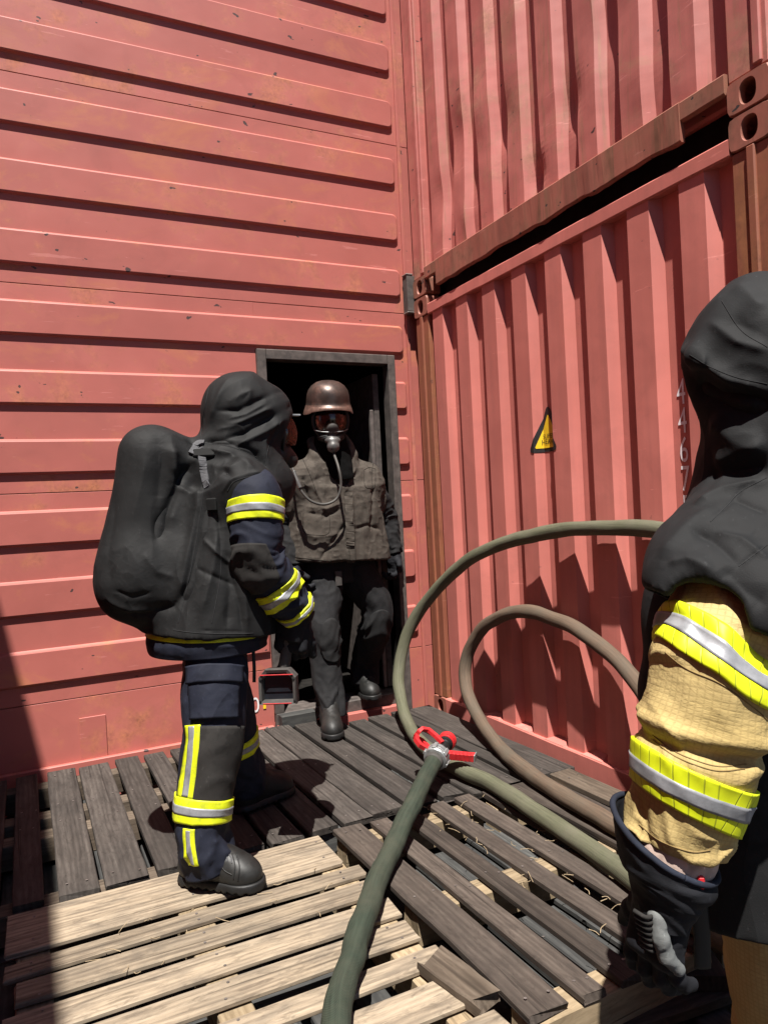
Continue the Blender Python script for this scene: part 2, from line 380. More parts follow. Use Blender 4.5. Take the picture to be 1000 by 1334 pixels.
def resample(C, n):
    d = np.r_[0, np.cumsum(np.linalg.norm(np.diff(C[:, :3], axis=0), axis=1))]
    t = np.linspace(0, d[-1], n); return np.stack([np.interp(t, d, C[:, k]) for k in range(C.shape[1])], 1)
def tube(P, r, n=160, nv=18, flat=1., up=(0, 0, 1), rough=0.):
    C = resample(catmull(P, 40*len(P)), n); 
    if rough:
        C = C+np.stack([fbm(C*6, 201+k, 2)-.5 for k in range(3)], 1)*.012*np.minimum(1, np.minimum(np.arange(n), np.arange(n)[::-1])/12.)[:, None]
        aa, ii = np.meshgrid(np.arange(nv)*2*math.pi/nv, np.arange(n)); q_ = np.stack([np.cos(aa)*1.2, np.sin(aa)*1.2, ii*.16], -1).reshape(-1, 3); rw = ((fbm(q_, 211, 3)-.5)*rough).reshape(n, nv)
    T = np.gradient(C, axis=0); T /= np.linalg.norm(T, axis=1)[:, None]
    s = np.cross(T[0], A3(*up)); s /= np.linalg.norm(s); V = []; U = []; L = np.r_[0, np.cumsum(np.linalg.norm(np.diff(C, axis=0), axis=1))]
    for i in range(n):
        s = s-(s @ T[i])*T[i]; s /= np.linalg.norm(s); b = np.cross(T[i], s)
        for k in range(nv):
            a = 2*math.pi*k/nv; V.append(C[i]+r*(1+(rw[i, k] if rough else 0))*(math.cos(a)*s+math.sin(a)*b*flat)); U.append((L[i], k/nv if k <= nv/2 else 1-k/nv, 0))
    F = [(i*nv+k, i*nv+(k+1) % nv, (i+1)*nv+(k+1) % nv, (i+1)*nv+k) for i in range(n-1) for k in range(nv)]
    F += [tuple(range(nv))[::-1], tuple(range((n-1)*nv, n*nv))]
    return np.array(V), F, np.array(U)
# ---- noise
_perm = rng.integers(0, 1 << 30, 4096)
def vnoise(P, seed=0):
    P = np.asarray(P, float); i = np.floor(P).astype(np.int64); f = P-i; f = f*f*f*(f*(f*6-15)+10)
    def h(a, b, c): return ((_perm[(a*73856093 ^ b*19349663 ^ c*83492791 ^ seed*2654435) & 4095]) & 0xffff)/65535.
    r = 0
    for dx in (0, 1):
        for dy in (0, 1):
            for dz in (0, 1):
                wgt = (f[:, 0] if dx else 1-f[:, 0])*(f[:, 1] if dy else 1-f[:, 1])*(f[:, 2] if dz else 1-f[:, 2])
                r = r+wgt*h(i[:, 0]+dx, i[:, 1]+dy, i[:, 2]+dz)
    return r
def fbm(P, seed=0, o=3):
    r, a, s = 0, .5, 0
    for k in range(o): r = r+a*vnoise(np.asarray(P)*2**k, seed+k); s += a; a *= .5
    return r/s
def ridge(P, seed=0, o=2):
    r, a, s = 0, .6, 0
    for k in range(o): r = r+a*(1-np.abs(2*vnoise(np.asarray(P)*2**k, seed+k)-1)); s += a; a *= .45
    return r/s
# ---- lofted garments
class Loft:
    def __init__(s, st, ref, disp=None, sq=2.):
        s.C = catmull(np.array([[*p, a, b] for p, a, b in st]), 240); s.C = resample(s.C, 240)
        T = np.gradient(s.C[:, :3], axis=0); s.T = T/np.linalg.norm(T, axis=1)[:, None]
        v = A3(*ref); S = []
        for t in s.T: v = v-(v @ t)*t; v = v/np.linalg.norm(v); S.append(v)
        s.S = np.array(S); s.B = np.cross(s.T, s.S); s.disp = disp; s.sq = sq
        s.L = np.linalg.norm(np.diff(s.C[:, :3], axis=0), axis=1).sum()
    def pts(s, u, v, off=0.):
        u = np.asarray(u, float); v = np.asarray(v, float); x = u*239
        g = lambda A: np.stack([np.interp(x, np.arange(240), A[:, k]) for k in range(A.shape[1])], 1)
        C, S, B = g(s.C), g(s.S), g(s.B); c, sn = np.cos(v), np.sin(v)
        q = (np.abs(c)**s.sq+np.abs(sn)**s.sq)**(-1/s.sq)
        dr = C[:, 3:4]*(c*q)[:, None]*S+C[:, 4:5]*(sn*q)[:, None]*B; rad = np.linalg.norm(dr, axis=1)
        d = s.disp(u, v, C[:, :3]+dr) if s.disp else 0.
        return C[:, :3]+dr*(1+(d+off)/rad)[:, None]
    def grid(s, nu, nv, u0=0., u1=1., off=0., cap=True, lip=0., skew=None):
        us = np.linspace(u0, u1, nu); vs = np.arange(nv)*2*math.pi/nv
        rows = [(u, off) for u in us]
        if lip: rows = [(u0, -lip)]+rows+[(u1, -lip)]
        sk = skew[0]*np.cos(vs-skew[1]) if skew else 0.
        V = np.vstack([s.pts(np.clip(np.full(nv, u)+sk, 0, 1), vs, o) for u, o in rows]); n = len(rows)
        rr = s.C[:, 3].mean()
        UV = np.array([(u*s.L, (min(k, nv-k)/nv)*2*math.pi*rr, 0) for u, o in rows for k in range(nv)])
        F = [(i*nv+k, i*nv+(k+1) % nv, (i+1)*nv+(k+1) % nv, (i+1)*nv+k) for i in range(n-1) for k in range(nv)]
        if cap: F += [tuple(range(nv))[::-1], tuple(range((n-1)*nv, n*nv))]
        return V, F, UV
    def patch(s, u0, u1, v0, v1, off=.004, nu=14, nv=14, lip=.003, shape=None):
        us = np.linspace(u0, u1, nu); vs = np.linspace(v0, v1, nv)
        uu = np.r_[us[0], us, us[-1]]; vv = np.r_[vs[0], vs, vs[-1]]
        U, W = np.meshgrid(uu, vv, indexing='ij'); O = np.full(U.shape, off); O[0] = O[-1] = -lip; O[:, 0] = O[:, -1] = -lip
        if shape is not None:
            a = (U-u0)/(u1-u0)*2-1; b = (W-v0)/(v1-v0)*2-1
            a2, b2 = a*np.sqrt(1-b*b/2*shape), b*np.sqrt(1-a*a/2*shape); U = u0+(a2+1)/2*(u1-u0); W = v0+(b2+1)/2*(v1-v0)
            O = O+(O > 0)*.004*np.clip(1-(a2**2+b2**2), 0, 1)
        V = s.pts(U.ravel(), W.ravel(), O.ravel()); n = len(vv)
        F = [(i*n+k, i*n+k+1, (i+1)*n+k+1, (i+1)*n+k) for i in range(len(uu)-1) for k in range(n-1)]
        rr = s.C[:, 3].mean(); UV = np.stack([U.ravel()*s.L, W.ravel()*rr, 0*U.ravel()], 1)
        return V, F, UV
    def nearest_v(s, u, target):
        vs = np.linspace(0, 2*math.pi, 180); P = s.pts(np.full(180, u), vs); return vs[np.argmin(np.linalg.norm(P-np.asarray(target), axis=1))]
    def add(s, name, mat, parent, nu=90, nv=64, **k):
        V, F, UV = s.grid(nu, nv, **k); return ob(name, V, F, mat, parent, True, uvw=UV)
    def addp(s, name, mat, parent, *a, **k):
        V, F, UV = s.patch(*a, **k); return ob(name, V, F, mat, parent, True, uvw=UV)
# ---- signed distance modelling
class Grid:
    def __init__(s, lo, hi, h):
        s.lo, s.h = A3(*lo), h; s.n = np.ceil((A3(*hi)-s.lo)/h).astype(int)+1
        ax = [(s.lo[i]+np.arange(s.n[i])*h).astype(np.float32) for i in range(3)]
        s.X, s.Y, s.Z = np.meshgrid(*ax, indexing='ij')
        s.d = np.full(s.n, 9., np.float32)
    def caps(s, a, b, ra, rb=None, sc=None):
        a, b = A3(*a).astype(np.float32), A3(*b).astype(np.float32); rb = ra if rb is None else rb; v = b-a; L = float(v @ v)+1e-12
        px, py, pz = s.X-a[0], s.Y-a[1], s.Z-a[2]; t = np.clip((px*v[0]+py*v[1]+pz*v[2])/L, 0, 1)
        px -= t*v[0]; py -= t*v[1]; pz -= t*v[2]
        return np.sqrt(px*px+py*py+pz*pz)-(ra+(rb-ra)*t)
    def ell(s, c, r, ax=None):
        P = (s.X-c[0], s.Y-c[1], s.Z-c[2])
        if ax is None: q = [P[i]/r[i] for i in range(3)]
        else: q = [(P[0]*ax[i][0]+P[1]*ax[i][1]+P[2]*ax[i][2])/r[i] for i in range(3)]
        k = np.sqrt(q[0]**2+q[1]**2+q[2]**2)
        k2 = np.sqrt((q[0]/r[0])**2+(q[1]/r[1])**2+(q[2]/r[2])**2)+1e-6
        return k*(k-1)/k2
    def ecyl(s, a, b, ra, rb, ax=(1, 0), sq=2.):
        """near-vertical column, elliptic section ra=(r along ax, r across)"""
        a, b = A3(*a), A3(*b); t = np.clip((s.Z-a[2])/(b[2]-a[2]), 0, 1)
        px, py = s.X-(a[0]+(b[0]-a[0])*t), s.Y-(a[1]+(b[1]-a[1])*t); e, g = px*ax[0]+py*ax[1], -px*ax[1]+py*ax[0]
        r1, r2 = ra[0]+(rb[0]-ra[0])*t, ra[1]+(rb[1]-ra[1])*t
        k = (np.abs(e/r1)**sq+np.abs(g/r2)**sq)**(1/sq); d = (k-1)*np.minimum(r1, r2)
        dz = np.maximum(a[2]-s.Z, s.Z-b[2]); return np.maximum(d, dz)
    def bx(s, c, half, ax, r=.01):
        P = (s.X-c[0], s.Y-c[1], s.Z-c[2]); q = [np.abs(P[0]*ax[i][0]+P[1]*ax[i][1]+P[2]*ax[i][2])-half[i]+r for i in range(3)]
        o = np.sqrt(sum(np.maximum(v, 0)**2 for v in q)); return o+np.minimum(np.maximum(q[0], np.maximum(q[1], q[2])), 0)-r
    def add(s, d, k=.02): s.d = smin(s.d, d, k); return s
    def cut(s, d, k=.01): s.d = -smin(-s.d, d, k); return s
    def plane(s, n, p): n = A3(*n); n = n/np.linalg.norm(n); return -((s.X-p[0])*n[0]+(s.Y-p[1])*n[1]+(s.Z-p[2])*n[2])   # for cut(): cut(plane) drops the side n points to
    def mesh(s, it=1):
        V, F = nets(s.d, s.lo, s.h)
        for _ in range(it): V = smooth(V, F)
        return V, F
def smin(a, b, k):
    h = np.clip(.5+.5*(b-a)/k, 0, 1); return b+(a-b)*h-k*h*(1-h)
def nets(d, lo, h):
    d = d.astype(np.float32); s = d < 0; n = np.array(d.shape)-1
    cnt = np.zeros(n, np.int8); corners = [(i, j, k) for i in (0, 1) for j in (0, 1) for k in (0, 1)]
    sl_ = lambda c: tuple(slice(c[i], c[i]+n[i]) for i in range(3))
    for c in corners: cnt += s[sl_(c)]
    act = (cnt > 0) & (cnt < 8); idx = np.full(n, -1, np.int64); cells = np.argwhere(act); idx[act] = np.arange(len(cells))
    acc = np.zeros((len(cells), 3)); num = np.zeros(len(cells)); cv = {c: d[cells[:, 0]+c[0], cells[:, 1]+c[1], cells[:, 2]+c[2]] for c in corners}
    for a in corners:
        for ax in range(3):
            if a[ax]: continue
            b = list(a); b[ax] = 1; b = tuple(b); va, vb = cv[a], cv[b]; x = (va < 0) != (vb < 0)
            t = np.where(x, va/(va-vb+1e-12), 0); p = np.tile(A3(*a), (len(cells), 1)); p[:, ax] += t
            acc += p*x[:, None]; num += x
    V = lo+(cells+acc/num[:, None])*h; F = []
    for ax in range(3):
        u, v = (ax+1) % 3, (ax+2) % 3
        a = [slice(None)]*3; a[ax] = slice(0, -1); b = list(a); b[ax] = slice(1, None)
        x = s[tuple(a)] != s[tuple(b)]; e = np.argwhere(x)
        e = e[(e[:, u] > 0) & (e[:, v] > 0) & (e[:, u] < n[u]) & (e[:, v] < n[v])]
        if not len(e): continue
        fl = s[e[:, 0], e[:, 1], e[:, 2]]
        def g(du, dv): q = e.copy(); q[:, u] -= du; q[:, v] -= dv; return idx[q[:, 0], q[:, 1], q[:, 2]]
        Q = np.stack([g(1, 1), g(0, 1), g(0, 0), g(1, 0)], 1); Q[~fl] = Q[~fl][:, ::-1]; F.append(Q)
    return V, np.vstack(F)
def smooth(V, F, lam=.5):
    F = np.asarray(F); acc = np.zeros_like(V); num = np.zeros(len(V))
    for k in range(F.shape[1]):
        j = np.roll(np.arange(F.shape[1]), -1)[k]
        for a, b in ((F[:, k], F[:, j]), (F[:, j], F[:, k])):
            for c in range(3): acc[:, c] += np.bincount(a, V[b, c], len(V))
            num += np.bincount(a, minlength=len(V))
    return V+lam*(acc/np.maximum(num, 1)[:, None]-V)
def subdiv(V, F, it=2):
    F = np.asarray(F); n = len(V); E = np.sort(np.vstack([F[:, [k, (k+1) % 4]] for k in range(4)]), 1)
    key = E[:, 0]*(n+1)+E[:, 1]; _, first, inv = np.unique(key, return_index=True, return_inverse=True); inv = inv.ravel()
    M_ = (V[E[first, 0]]+V[E[first, 1]])/2; C = V[F].mean(1); e = inv.reshape(4, len(F)).T+n; c = np.arange(len(F))+n+len(M_)
    Q = np.vstack([np.stack([F[:, k], e[:, k], c, e[:, (k+3) % 4]], 1) for k in range(4)]); V2 = np.vstack([V, M_, C])
    for _ in range(it): V2 = smooth(V2, Q)
    return V2, Q
def normals(V, F):
    F = np.asarray(F); n = np.cross(V[F[:, 2]]-V[F[:, 0]], V[F[:, 3]]-V[F[:, 1]]); N = np.zeros_like(V)
    for k in range(4):
        for c in range(3): N[:, c] += np.bincount(F[:, k], n[:, c], len(V))
    return N/np.maximum(np.linalg.norm(N, axis=1), 1e-12)[:, None]
def wrinkle(V, F, f): return V+normals(V, F)*f(V)[:, None]
def bvh(V, F): return BVHTree.FromPolygons([tuple(v) for v in V], [tuple(int(i) for i in f) for f in F])
def hit(tree, x, y, back=0.):
    d = Vector(ray(x, y)).normalized(); r = tree.ray_cast(Vector(CAM), d)
    if r[0] is None: r = tree.find_nearest(Vector(atd(x, y, 2.)))
    return A3(*r[0])-A3(*d)*back, A3(*r[1])
def folds(V, F, L):
    """L: [(photo polyline, height, width)]: ridges and valleys of the cloth, found on the surface they lie on"""
    t = bvh(V, F); N = normals(V, F); D = np.zeros(len(V))
    for pl, amp, wd in L:
        P = [hit(t, *p)[0] for p in pl]; dm = np.full(len(V), 9.); tp = np.zeros(len(V)); Ls = np.r_[0, np.cumsum([np.linalg.norm(P[i+1]-P[i]) for i in range(len(P)-1)])]
        for i in range(len(P)-1):
            v = P[i+1]-P[i]; q = np.clip(((V-P[i]) @ v)/(v @ v+1e-12), 0, 1); dd = np.linalg.norm(V-P[i]-q[:, None]*v, axis=1)
            b = dd < dm; dm[b] = dd[b]; tp[b] = (Ls[i]+q[b]*(Ls[i+1]-Ls[i]))/Ls[-1]
        D += amp*np.exp(-(dm/wd)**1.5)*np.clip(np.minimum(tp, 1-tp)*5+.25, 0, 1)
    return V+N*D[:, None]
def ribbon(tree, pix, width, th, off=.004, n=40):
    """webbing lying on a surface along photo pixels"""
    P = catmull(np.array([hit(tree, *p)[0] for p in pix]), n); N = np.array([A3(*tree.find_nearest(Vector(p))[1]) for p in P])
    T = np.gradient(P, axis=0); T /= np.linalg.norm(T, axis=1)[:, None]; S = np.cross(T, N); S /= np.linalg.norm(S, axis=1)[:, None]
    V = []
    for i in range(n):
        for a, b in ((-1, 0), (1, 0), (1, 1), (-1, 1)): V.append(P[i]+S[i]*a*width/2+N[i]*(off-.004+b*(th+.004)))
    F = [(i*4+k, i*4+(k+1) % 4, i*4+4+(k+1) % 4, i*4+4+k) for i in range(n-1) for k in range(4)]+[(3, 2, 1, 0), (n*4-4, n*4-3, n*4-2, n*4-1)]
    return np.array(V), F
print('helpers ok')
# ------------------------------------------------------------------ setting: ground
GZ = -.30
V, F = [], []
for i in range(2):
    for j in range(2): V.append(((-400, 400)[i], (-400, 400)[j], GZ))
setp(ob('ground', V, [(0, 2, 3, 1)], 'ground', origin=(0, 0, 0)), 'dark gravel ground under and around the pallets', 'ground', kind='structure')

# ------------------------------------------------------------------ ribbed red building with the doorway
LB = root('ribbed_container_wall', (-1.6, .02, GZ), 'red steel wall of long horizontal ribs with an open doorway', 'container')
DX0, DX1, DZ = -1.02, -.13, 2.16
XL, XR = -3.9, .30
seams = [-.30, .31, 1.374, 2.434, 3.499, 4.563, 5.6]
G_ = .0022
def ribmesh(x0, x1, z0, z1, d=.0175, rl=.0, rr=.03, inset=.012):
    """embossed rib: rounded plan outline rising from the sheet"""
    def outline(a0, a1, b0, b1, ra, rb):
        P = []
        for cx, cz, r, t0 in ((a1-rb, b0+rb, rb, -90), (a1-rb, b1-rb, rb, 0), (a0+ra, b1-ra, ra, 90), (a0+ra, b0+ra, ra, 180)):
            for k in range(6): t = R(t0+18*k); P.append((cx+r*math.cos(t), cz+r*math.sin(t)))
        return P
    rings = []
    for ins, y in ((0, .0), (inset*.35, -d*.25), (inset*.8, -d*.85), (inset*1.25, -d)):
        rings.append([(x, y, z) for x, z in outline(x0+(ins if rl > .001 else 0), x1-ins, z0+ins, z1-ins, max(rl-ins*.3, .0005), max(rr-ins*.3, .0005))])
    n = len(rings[0]); V = [p for r_ in rings for p in r_]
    F = [(i*n+k, i*n+(k+1) % n, (i+1)*n+(k+1) % n, (i+1)*n+k) for i in range(3) for k in range(n)]
    F.append(tuple(range(3*n, 4*n))); return V, F
for i in range(len(seams)-1):
    z0, z1 = seams[i]+G_, seams[i+1]-G_; parts = []
    if z0 < DZ:
        zt = min(z1, DZ+.004)
        parts += [box(XL, DX0, 0, .03, z0, z1, .001), box(DX1, XR, 0, .03, z0, z1, .001)]
        if z1 > DZ: parts.append(box(DX0, DX1, 0, .03, DZ, z1, 0))
    else: parts.append(box(XL, XR, 0, .03, z0, z1, .001))
    if i == 0: parts.append(box(DX0, DX1, 0, .03, z0, .0, 0))
    obm('panel', parts, 'paint_left', LB)
    if i == 0: continue
    for k in range(3):
        b0 = seams[i]+.092+.352*k; b1 = b0+.182
        segs = [(XL, -.052, 0, .03)]
        if b0 < DZ and b1 < DZ+.03: segs = [(XL, DX0-.002, 0, .0), (DX1+.002, -.046, 0, .022)]
        for x0, x1, rl, rr in segs:
            V, F = ribmesh(x0, x1, b0, b1 if (b0 < .9 or True) else b1, rl=rl, rr=rr)
            o = ob('rib', V, F, 'paint_left', LB)
ob('base_plate', *box(-2.06, -1.93, -.006, .0, -.02, .205, .002), 'paint_left', LB)
ob('bottom_ledge', *box(XL, DX0-.01, -.03, -.001, -.10, -.012, .004), 'paint_left', LB)
# corner trim between the two walls
obm('corner_trim', [box(-.0285, -.006, -.014, .03, GZ, 5.6, .003)], 'paint_left', LB)
# door frame, sill, open leaf, near-black room behind
obm('door_frame', [box(DX0, DX0+.055, -.028, .06, .05, DZ, .004), box(DX1-.05, DX1, -.028, .06, -.08, DZ, .004), box(DX0+.056, DX1-.051, -.028, .06, DZ-.058, DZ, .004)], 'dark_steel', LB)
ob('door_sill', *box(DX0+.002, DX1-.051, -.03, .16, -.05, .055, .006), 'dark_steel', LB)
ob('threshold_plate', *box(DX0-.0, DX1-.06, -.075, -.031, -.08, -.012, .004), 'paint_left', LB)
obm('blackout_backing', [box(XL, DX0-.6, .0305, .06, GZ, 5.6, 0), box(DX0-.6, XR, .0305, .06, DZ+.3, 5.6, 0), box(DX0-.599, DX0-.004, .0305, .06, GZ, DZ+.299, 0), box(DX1+.004, XR, .0305, .06, GZ, DZ+.299, 0)], 'soot', LB)  # added dark backing, stops light showing through the panel seams
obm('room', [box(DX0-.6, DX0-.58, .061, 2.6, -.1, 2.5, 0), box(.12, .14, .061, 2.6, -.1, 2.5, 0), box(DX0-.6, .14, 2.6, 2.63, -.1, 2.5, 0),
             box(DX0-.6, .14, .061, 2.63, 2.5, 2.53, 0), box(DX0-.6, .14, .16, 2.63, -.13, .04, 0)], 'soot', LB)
ob('door_leaf', *box(-.245, -.205, .075, .9, .07, 2.06, .004), 'dark_steel', LB)
ob('door_pipe', *box(-.275, -.25, .07, .10, .07, 1.83, .004), 'steel', LB)
setp(ob('threshold_plank', *box(-1.01, -.80, -.11, -.04, -.02, .055, .004), 'wood_grey'), 'short grey plank lying on the doorway threshold', 'plank')
# white zero and orange bar painted beside the door
def text_mesh(s, size):
    c = bpy.data.curves.new('t', 'FONT'); c.body = s; c.size = size; c.align_x = 'CENTER'; c.resolution_u = 3
    o = bpy.data.objects.new('t', c); COL.objects.link(o); dg = bpy.context.evaluated_depsgraph_get(); me = o.evaluated_get(dg).to_mesh()
    V = np.array([v.co[:] for v in me.vertices]); F = [tuple(p.vertices) for p in me.polygons]
    bpy.data.objects.remove(o); bpy.data.curves.remove(c); return V, F
V, F = text_mesh('0', .125); p = ony(333, 928)
ob('painted_zero', np.stack([p[0]+V[:, 0]*.8, np.full(len(V), -.004), p[2]+V[:, 1]], 1), F, 'white', LB)
p = ony(344, 912); ob('orange_mark', *box(p[0]-.008, p[0]+.008, -.004, -.001, p[2]-.05, p[2]+.05, 0), 'yellow', LB)

# ------------------------------------------------------------------ corrugated containers on the right
YA, YB = -.08, -2.52                                     # end wall of a container, 2.44 m wide
XO, XI = .006, .046                                      # outer and inner faces of the corrugation
def fit(px, row):
    ys = np.array([onx(x, row, XO)[1] for x in px]); k = np.polyfit(np.arange(len(ys)), ys, 1); return k[1], -k[0]
def profile(first, pitch, outer, slope, y0, y1):
    """polyline (y, x) from y0 down to y1; outer flat, slope in, inner flat, slope out"""
    P = []; y = first+pitch*3
    while y > y1-pitch:
        P += [(y, XO), (y-outer, XO), (y-outer-slope, XI), (y-pitch+slope, XI)]; y -= pitch
    P = np.array(P); ys = P[::-1, 0]; xs = P[::-1, 1]
    mid = [tuple(q) for q in P if y1 < q[0] < y0]
    return np.array([(y0, np.interp(y0, ys, xs))]+mid+[(y1, np.interp(y1, ys, xs))])
def corrugated(P, z0, z1, nz, dent=None):
    zs = np.linspace(z0, z1, nz); Q = []
    for i in range(len(P)-1):
        n = 4 if dent else 1
        for k in range(n): Q.append(P[i]+(P[i+1]-P[i])*k/n)
    Q.append(P[-1]); Q = np.array(Q); V = np.array([(x, y, z) for z in zs for y, x in Q])
    if dent: V[:, 0] += dent(V)
    n = len(Q); F = [(i*n+k, (i+1)*n+k, (i+1)*n+k+1, i*n+k+1) for i in range(nz-1) for k in range(n-1)]
    return V, F
def casting(y0, y1, z0, z1, x=-.004, depth=.10):
    n = 32; cy, cz = (y0+y1)/2, (z0+z1)/2; hy, hz = abs(y1-y0)/2, (z1-z0)/2; O, I = [], []
    for k in range(n):
        t = 2*math.pi*k/n; c, s = math.cos(t), math.sin(t); q = (abs(c)**8+abs(s)**8)**(-1/8)
        O.append((cy+hy*c*q, cz+hz*s*q)); q = (abs(c)**2.6+abs(s)**2.6)**(-1/2.6); I.append((cy+.031*c*q, cz+.040*s*q))
    rings = [[(x+depth, a, b) for a, b in O], [(x+.006, a, b) for a, b in O], [(x, cy+(a-cy)*.965, cz+(b-cz)*.95) for a, b in O],
             [(x, cy+(a-cy)*1.06, cz+(b-cz)*1.06) for a, b in I], [(x+.005, a, b) for a, b in I], [(x+.03, a, b) for a, b in I], [(x+.03, cy+(a-cy)*1.6, cz+(b-cz)*1.2) for a, b in I], [(x+.09, cy+(a-cy)*1.6, cz+(b-cz)*1.2) for a, b in I]]
    V = [p for r_ in rings for p in r_]; F = [(i*n+k, i*n+(k+1) % n, (i+1)*n+(k+1) % n, (i+1)*n+k) for i in range(len(rings)-1) for k in range(n)]
    F.append(tuple(range((len(rings)-1)*n, len(rings)*n))); return V, F
def wobbly(x0, x1, y0, y1, z0, z1, amp=.006, seed=1, n=40, c=.006):
    """long steel rail along y with knocked edges"""
    ys = np.linspace(y0, y1, n); cs = [(x0+c, z0), (x1, z0), (x1, z1), (x0+c, z1), (x0, z1-c), (x0, z0+c)]; V = []
    for y in ys:
        for j, (x, z) in enumerate(cs):
            w_ = (fbm(A3(y*7, z*5, x*3)[None], seed, 4)[0]-.5)*2*amp
            V.append((x+(w_ if x < x0+.02 else 0)*.6, y, z+w_*(1.2 if abs(z-z0) < .01 else .35)))
    F = [(i*6+k, i*6+(k+1) % 6, i*6+6+(k+1) % 6, i*6+6+k) for i in range(n-1) for k in range(6)]+[(5, 4, 3, 2, 1, 0), tuple(range(n*6-6, n*6))]
    return V, F
ZB, ZT = -.096, 2.495
def long_side(par, z0, z1, r0, r1, mat):
    P = []
    for x in np.arange(.125, 5.85, .278): P += [(x, YB+.012), (x+.07, YB+.012), (x+.138, YB+.048), (x+.208, YB+.048)]
    n = len(P); V = [(x, y, z) for z in (z0, z1) for x, y in P]
    ob('side_panel', V, [(k, k+1, n+k+1, n+k) for k in range(n-1)], mat, par)
    ob('side_rail', *box(.122, 5.95, YB+.004, YB+.079, r0, z0, .004), mat, par); ob('side_rail', *box(.122, 5.95, YB+.004, YB+.079, z1, r1, .004), mat, par)
CL = root('shipping_container', (.9, -1.3, ZB), 'lower red corrugated container with a yellow triangle and white numbers on its end', 'container', 'stacked red containers')
f0, pitch_ = fit([568.8, 599.4, 634.3, 672.5, 717, 769.3, 829, 894.6], 519)
PL = profile(f0, pitch_, .115, .034, -.235, -2.365)
ob('corrugated_panel', *corrugated(PL, .0, 2.40, 2), 'paint_right', CL)
for yy in ((-.08, -.238), (-2.362, -2.52)):
    V, F = box(.004, .12, yy[0], yy[1], .02, 2.377, .006); ob('corner_post', V, F, 'post_rust', CL)
    w0 = yy[0]-.05; ob('post_ridge', *box(-.006, .01, w0-.012, w0-.046, .02, 2.377, .005), 'post_rust', CL)
    ob('corner_casting', *casting(yy[0]+.002, yy[1]-.004, 2.377, ZT), 'rail_rust', CL)
    ob('corner_casting', *casting(yy[0]+.002, yy[1]-.004, ZB, .02), 'rail_rust', CL)
ob('top_rail', *wobbly(-.003, .07, -.241, -2.36, 2.372, 2.437, .0025, 3), 'paint_right', CL)
ob('bottom_rail', *wobbly(-.012, .07, -.241, -2.36, -.07, .026, .0025, 4), 'paint_right', CL)
# triangular gussets of weld filler on the bottom ledge between the ribs
for q in range(9):
    y = f0-.115-q*pitch_
    if y-.08 < -2.36: break
    V = [(-.008, y+.012, .0265), (-.008, y-.125, .0265), (.045, y-.034, .046), (.045, y-.105, .046), (.045, y+.012, .0265), (.045, y-.125, .0265)]
    ob('weld_gusset', V, [(0, 1, 3, 2), (0, 2, 4), (1, 5, 3), (4, 5, 1, 0), (2, 3, 5, 4)], 'paint_right', CL)
obm('body', [box(.075, 6., YA-.02, YB+.08, ZB+.06, 2.43, .01)], 'paint_right', CL); long_side(CL, ZB+.1, 2.40, ZB, 2.44, 'paint_right')
CU_ = root('shipping_container', (.9, -1.3, ZT), 'upper red corrugated container with a scraped rusty bottom rail, stacked on another', 'container', 'stacked red containers')
f1, pitch1 = fit([547.5, 577.5, 612.5, 650, 692.5, 745, 802.5, 867.5], 0)
PU = profile(f1, pitch1, .115, .034, -.235, -2.365)
def dent(V):
    d = np.zeros(len(V))
    for y, z, a, r in ((-1.56, 2.98, .02, .07), (-1.30, 2.76, .028, .06), (-.62, 3.25, .02, .12), (-.85, 3.3, -.012, .1), (-1.05, 3.15, .016, .09), (-2.02, 2.85, -.01, .1), (-.45, 3.0, .018, .1), (-.7, 2.80, -.012, .08), (-1.8, 3.2, .012, .12)):
        d += a*np.exp(-((V[:, 1]-y)**2+((V[:, 2]-z)*.7)**2)/r**2)
    return d+(fbm(V*A3(0, 3, 2.2), 5, 3)-.5)*.005
V, F = corrugated(PU, 2.655, 5.02, 90, dent)
ob('corrugated_panel', V, F, 'paint_upper', CU_)
for yy in ((-.08, -.238), (-2.362, -2.52)):
    ob('corner_post', *box(.004, .12, yy[0], yy[1], 2.618, 5.0, .006), 'paint_upper', CU_)
    w0 = yy[0]-.05; ob('post_ridge', *box(-.006, .01, w0-.052, w0-.086, 2.63, 5.0, .005), 'paint_upper', CU_)
    ob('corner_casting', *casting(yy[0]+.002, yy[1]-.004, ZT+.006, 2.618), 'rail_rust', CU_)
V, F = join([wobbly(-.016, .008, -.385, -2.17, 2.515, 2.66, .015, 8, 110), wobbly(-.014, .008, -.241, -.3845, 2.583, 2.659, .003, 9, 8), wobbly(-.014, .008, -2.1705, -2.36, 2.585, 2.659, .003, 10, 10)])
ob('bottom_rail', V, F, 'rail_rust', CU_)
ob('dark_gap_fill', *box(.13, 5.9, YA-.03, YB+.03, 2.437, 2.598, .0), 'soot', CU_)  # added dark box: keeps the gap black and shuts out the sky
obm('body', [box(.10, 6., YA-.02, YB+.08, 2.60, 5.06, .01)], 'paint_upper', CU_); long_side(CU_, 2.66, 5.0, 2.56, 5.05, 'paint_upper')
# bracket that ties the stacked containers to the ribbed wall
bk = root('tie_bracket', (-.01, -.05, 2.43), 'small dark steel channel bracket joining the stacked containers at the corner', 'bracket')
obm('channel', [box(-.045, -.036, -.075, -.02, 2.432, 2.655, .002), box(-.045, .02, -.079, -.0705, 2.432, 2.655, .002), box(.012, .02, -.07, -.03, 2.436, 2.65, .002)], 'dark_steel', bk)
for z_ in (2.6555, 2.418): ob('weld_bead', *box(-.05, .0, -.082, -.02, z_, z_+.0125, .005), 'steel', bk)

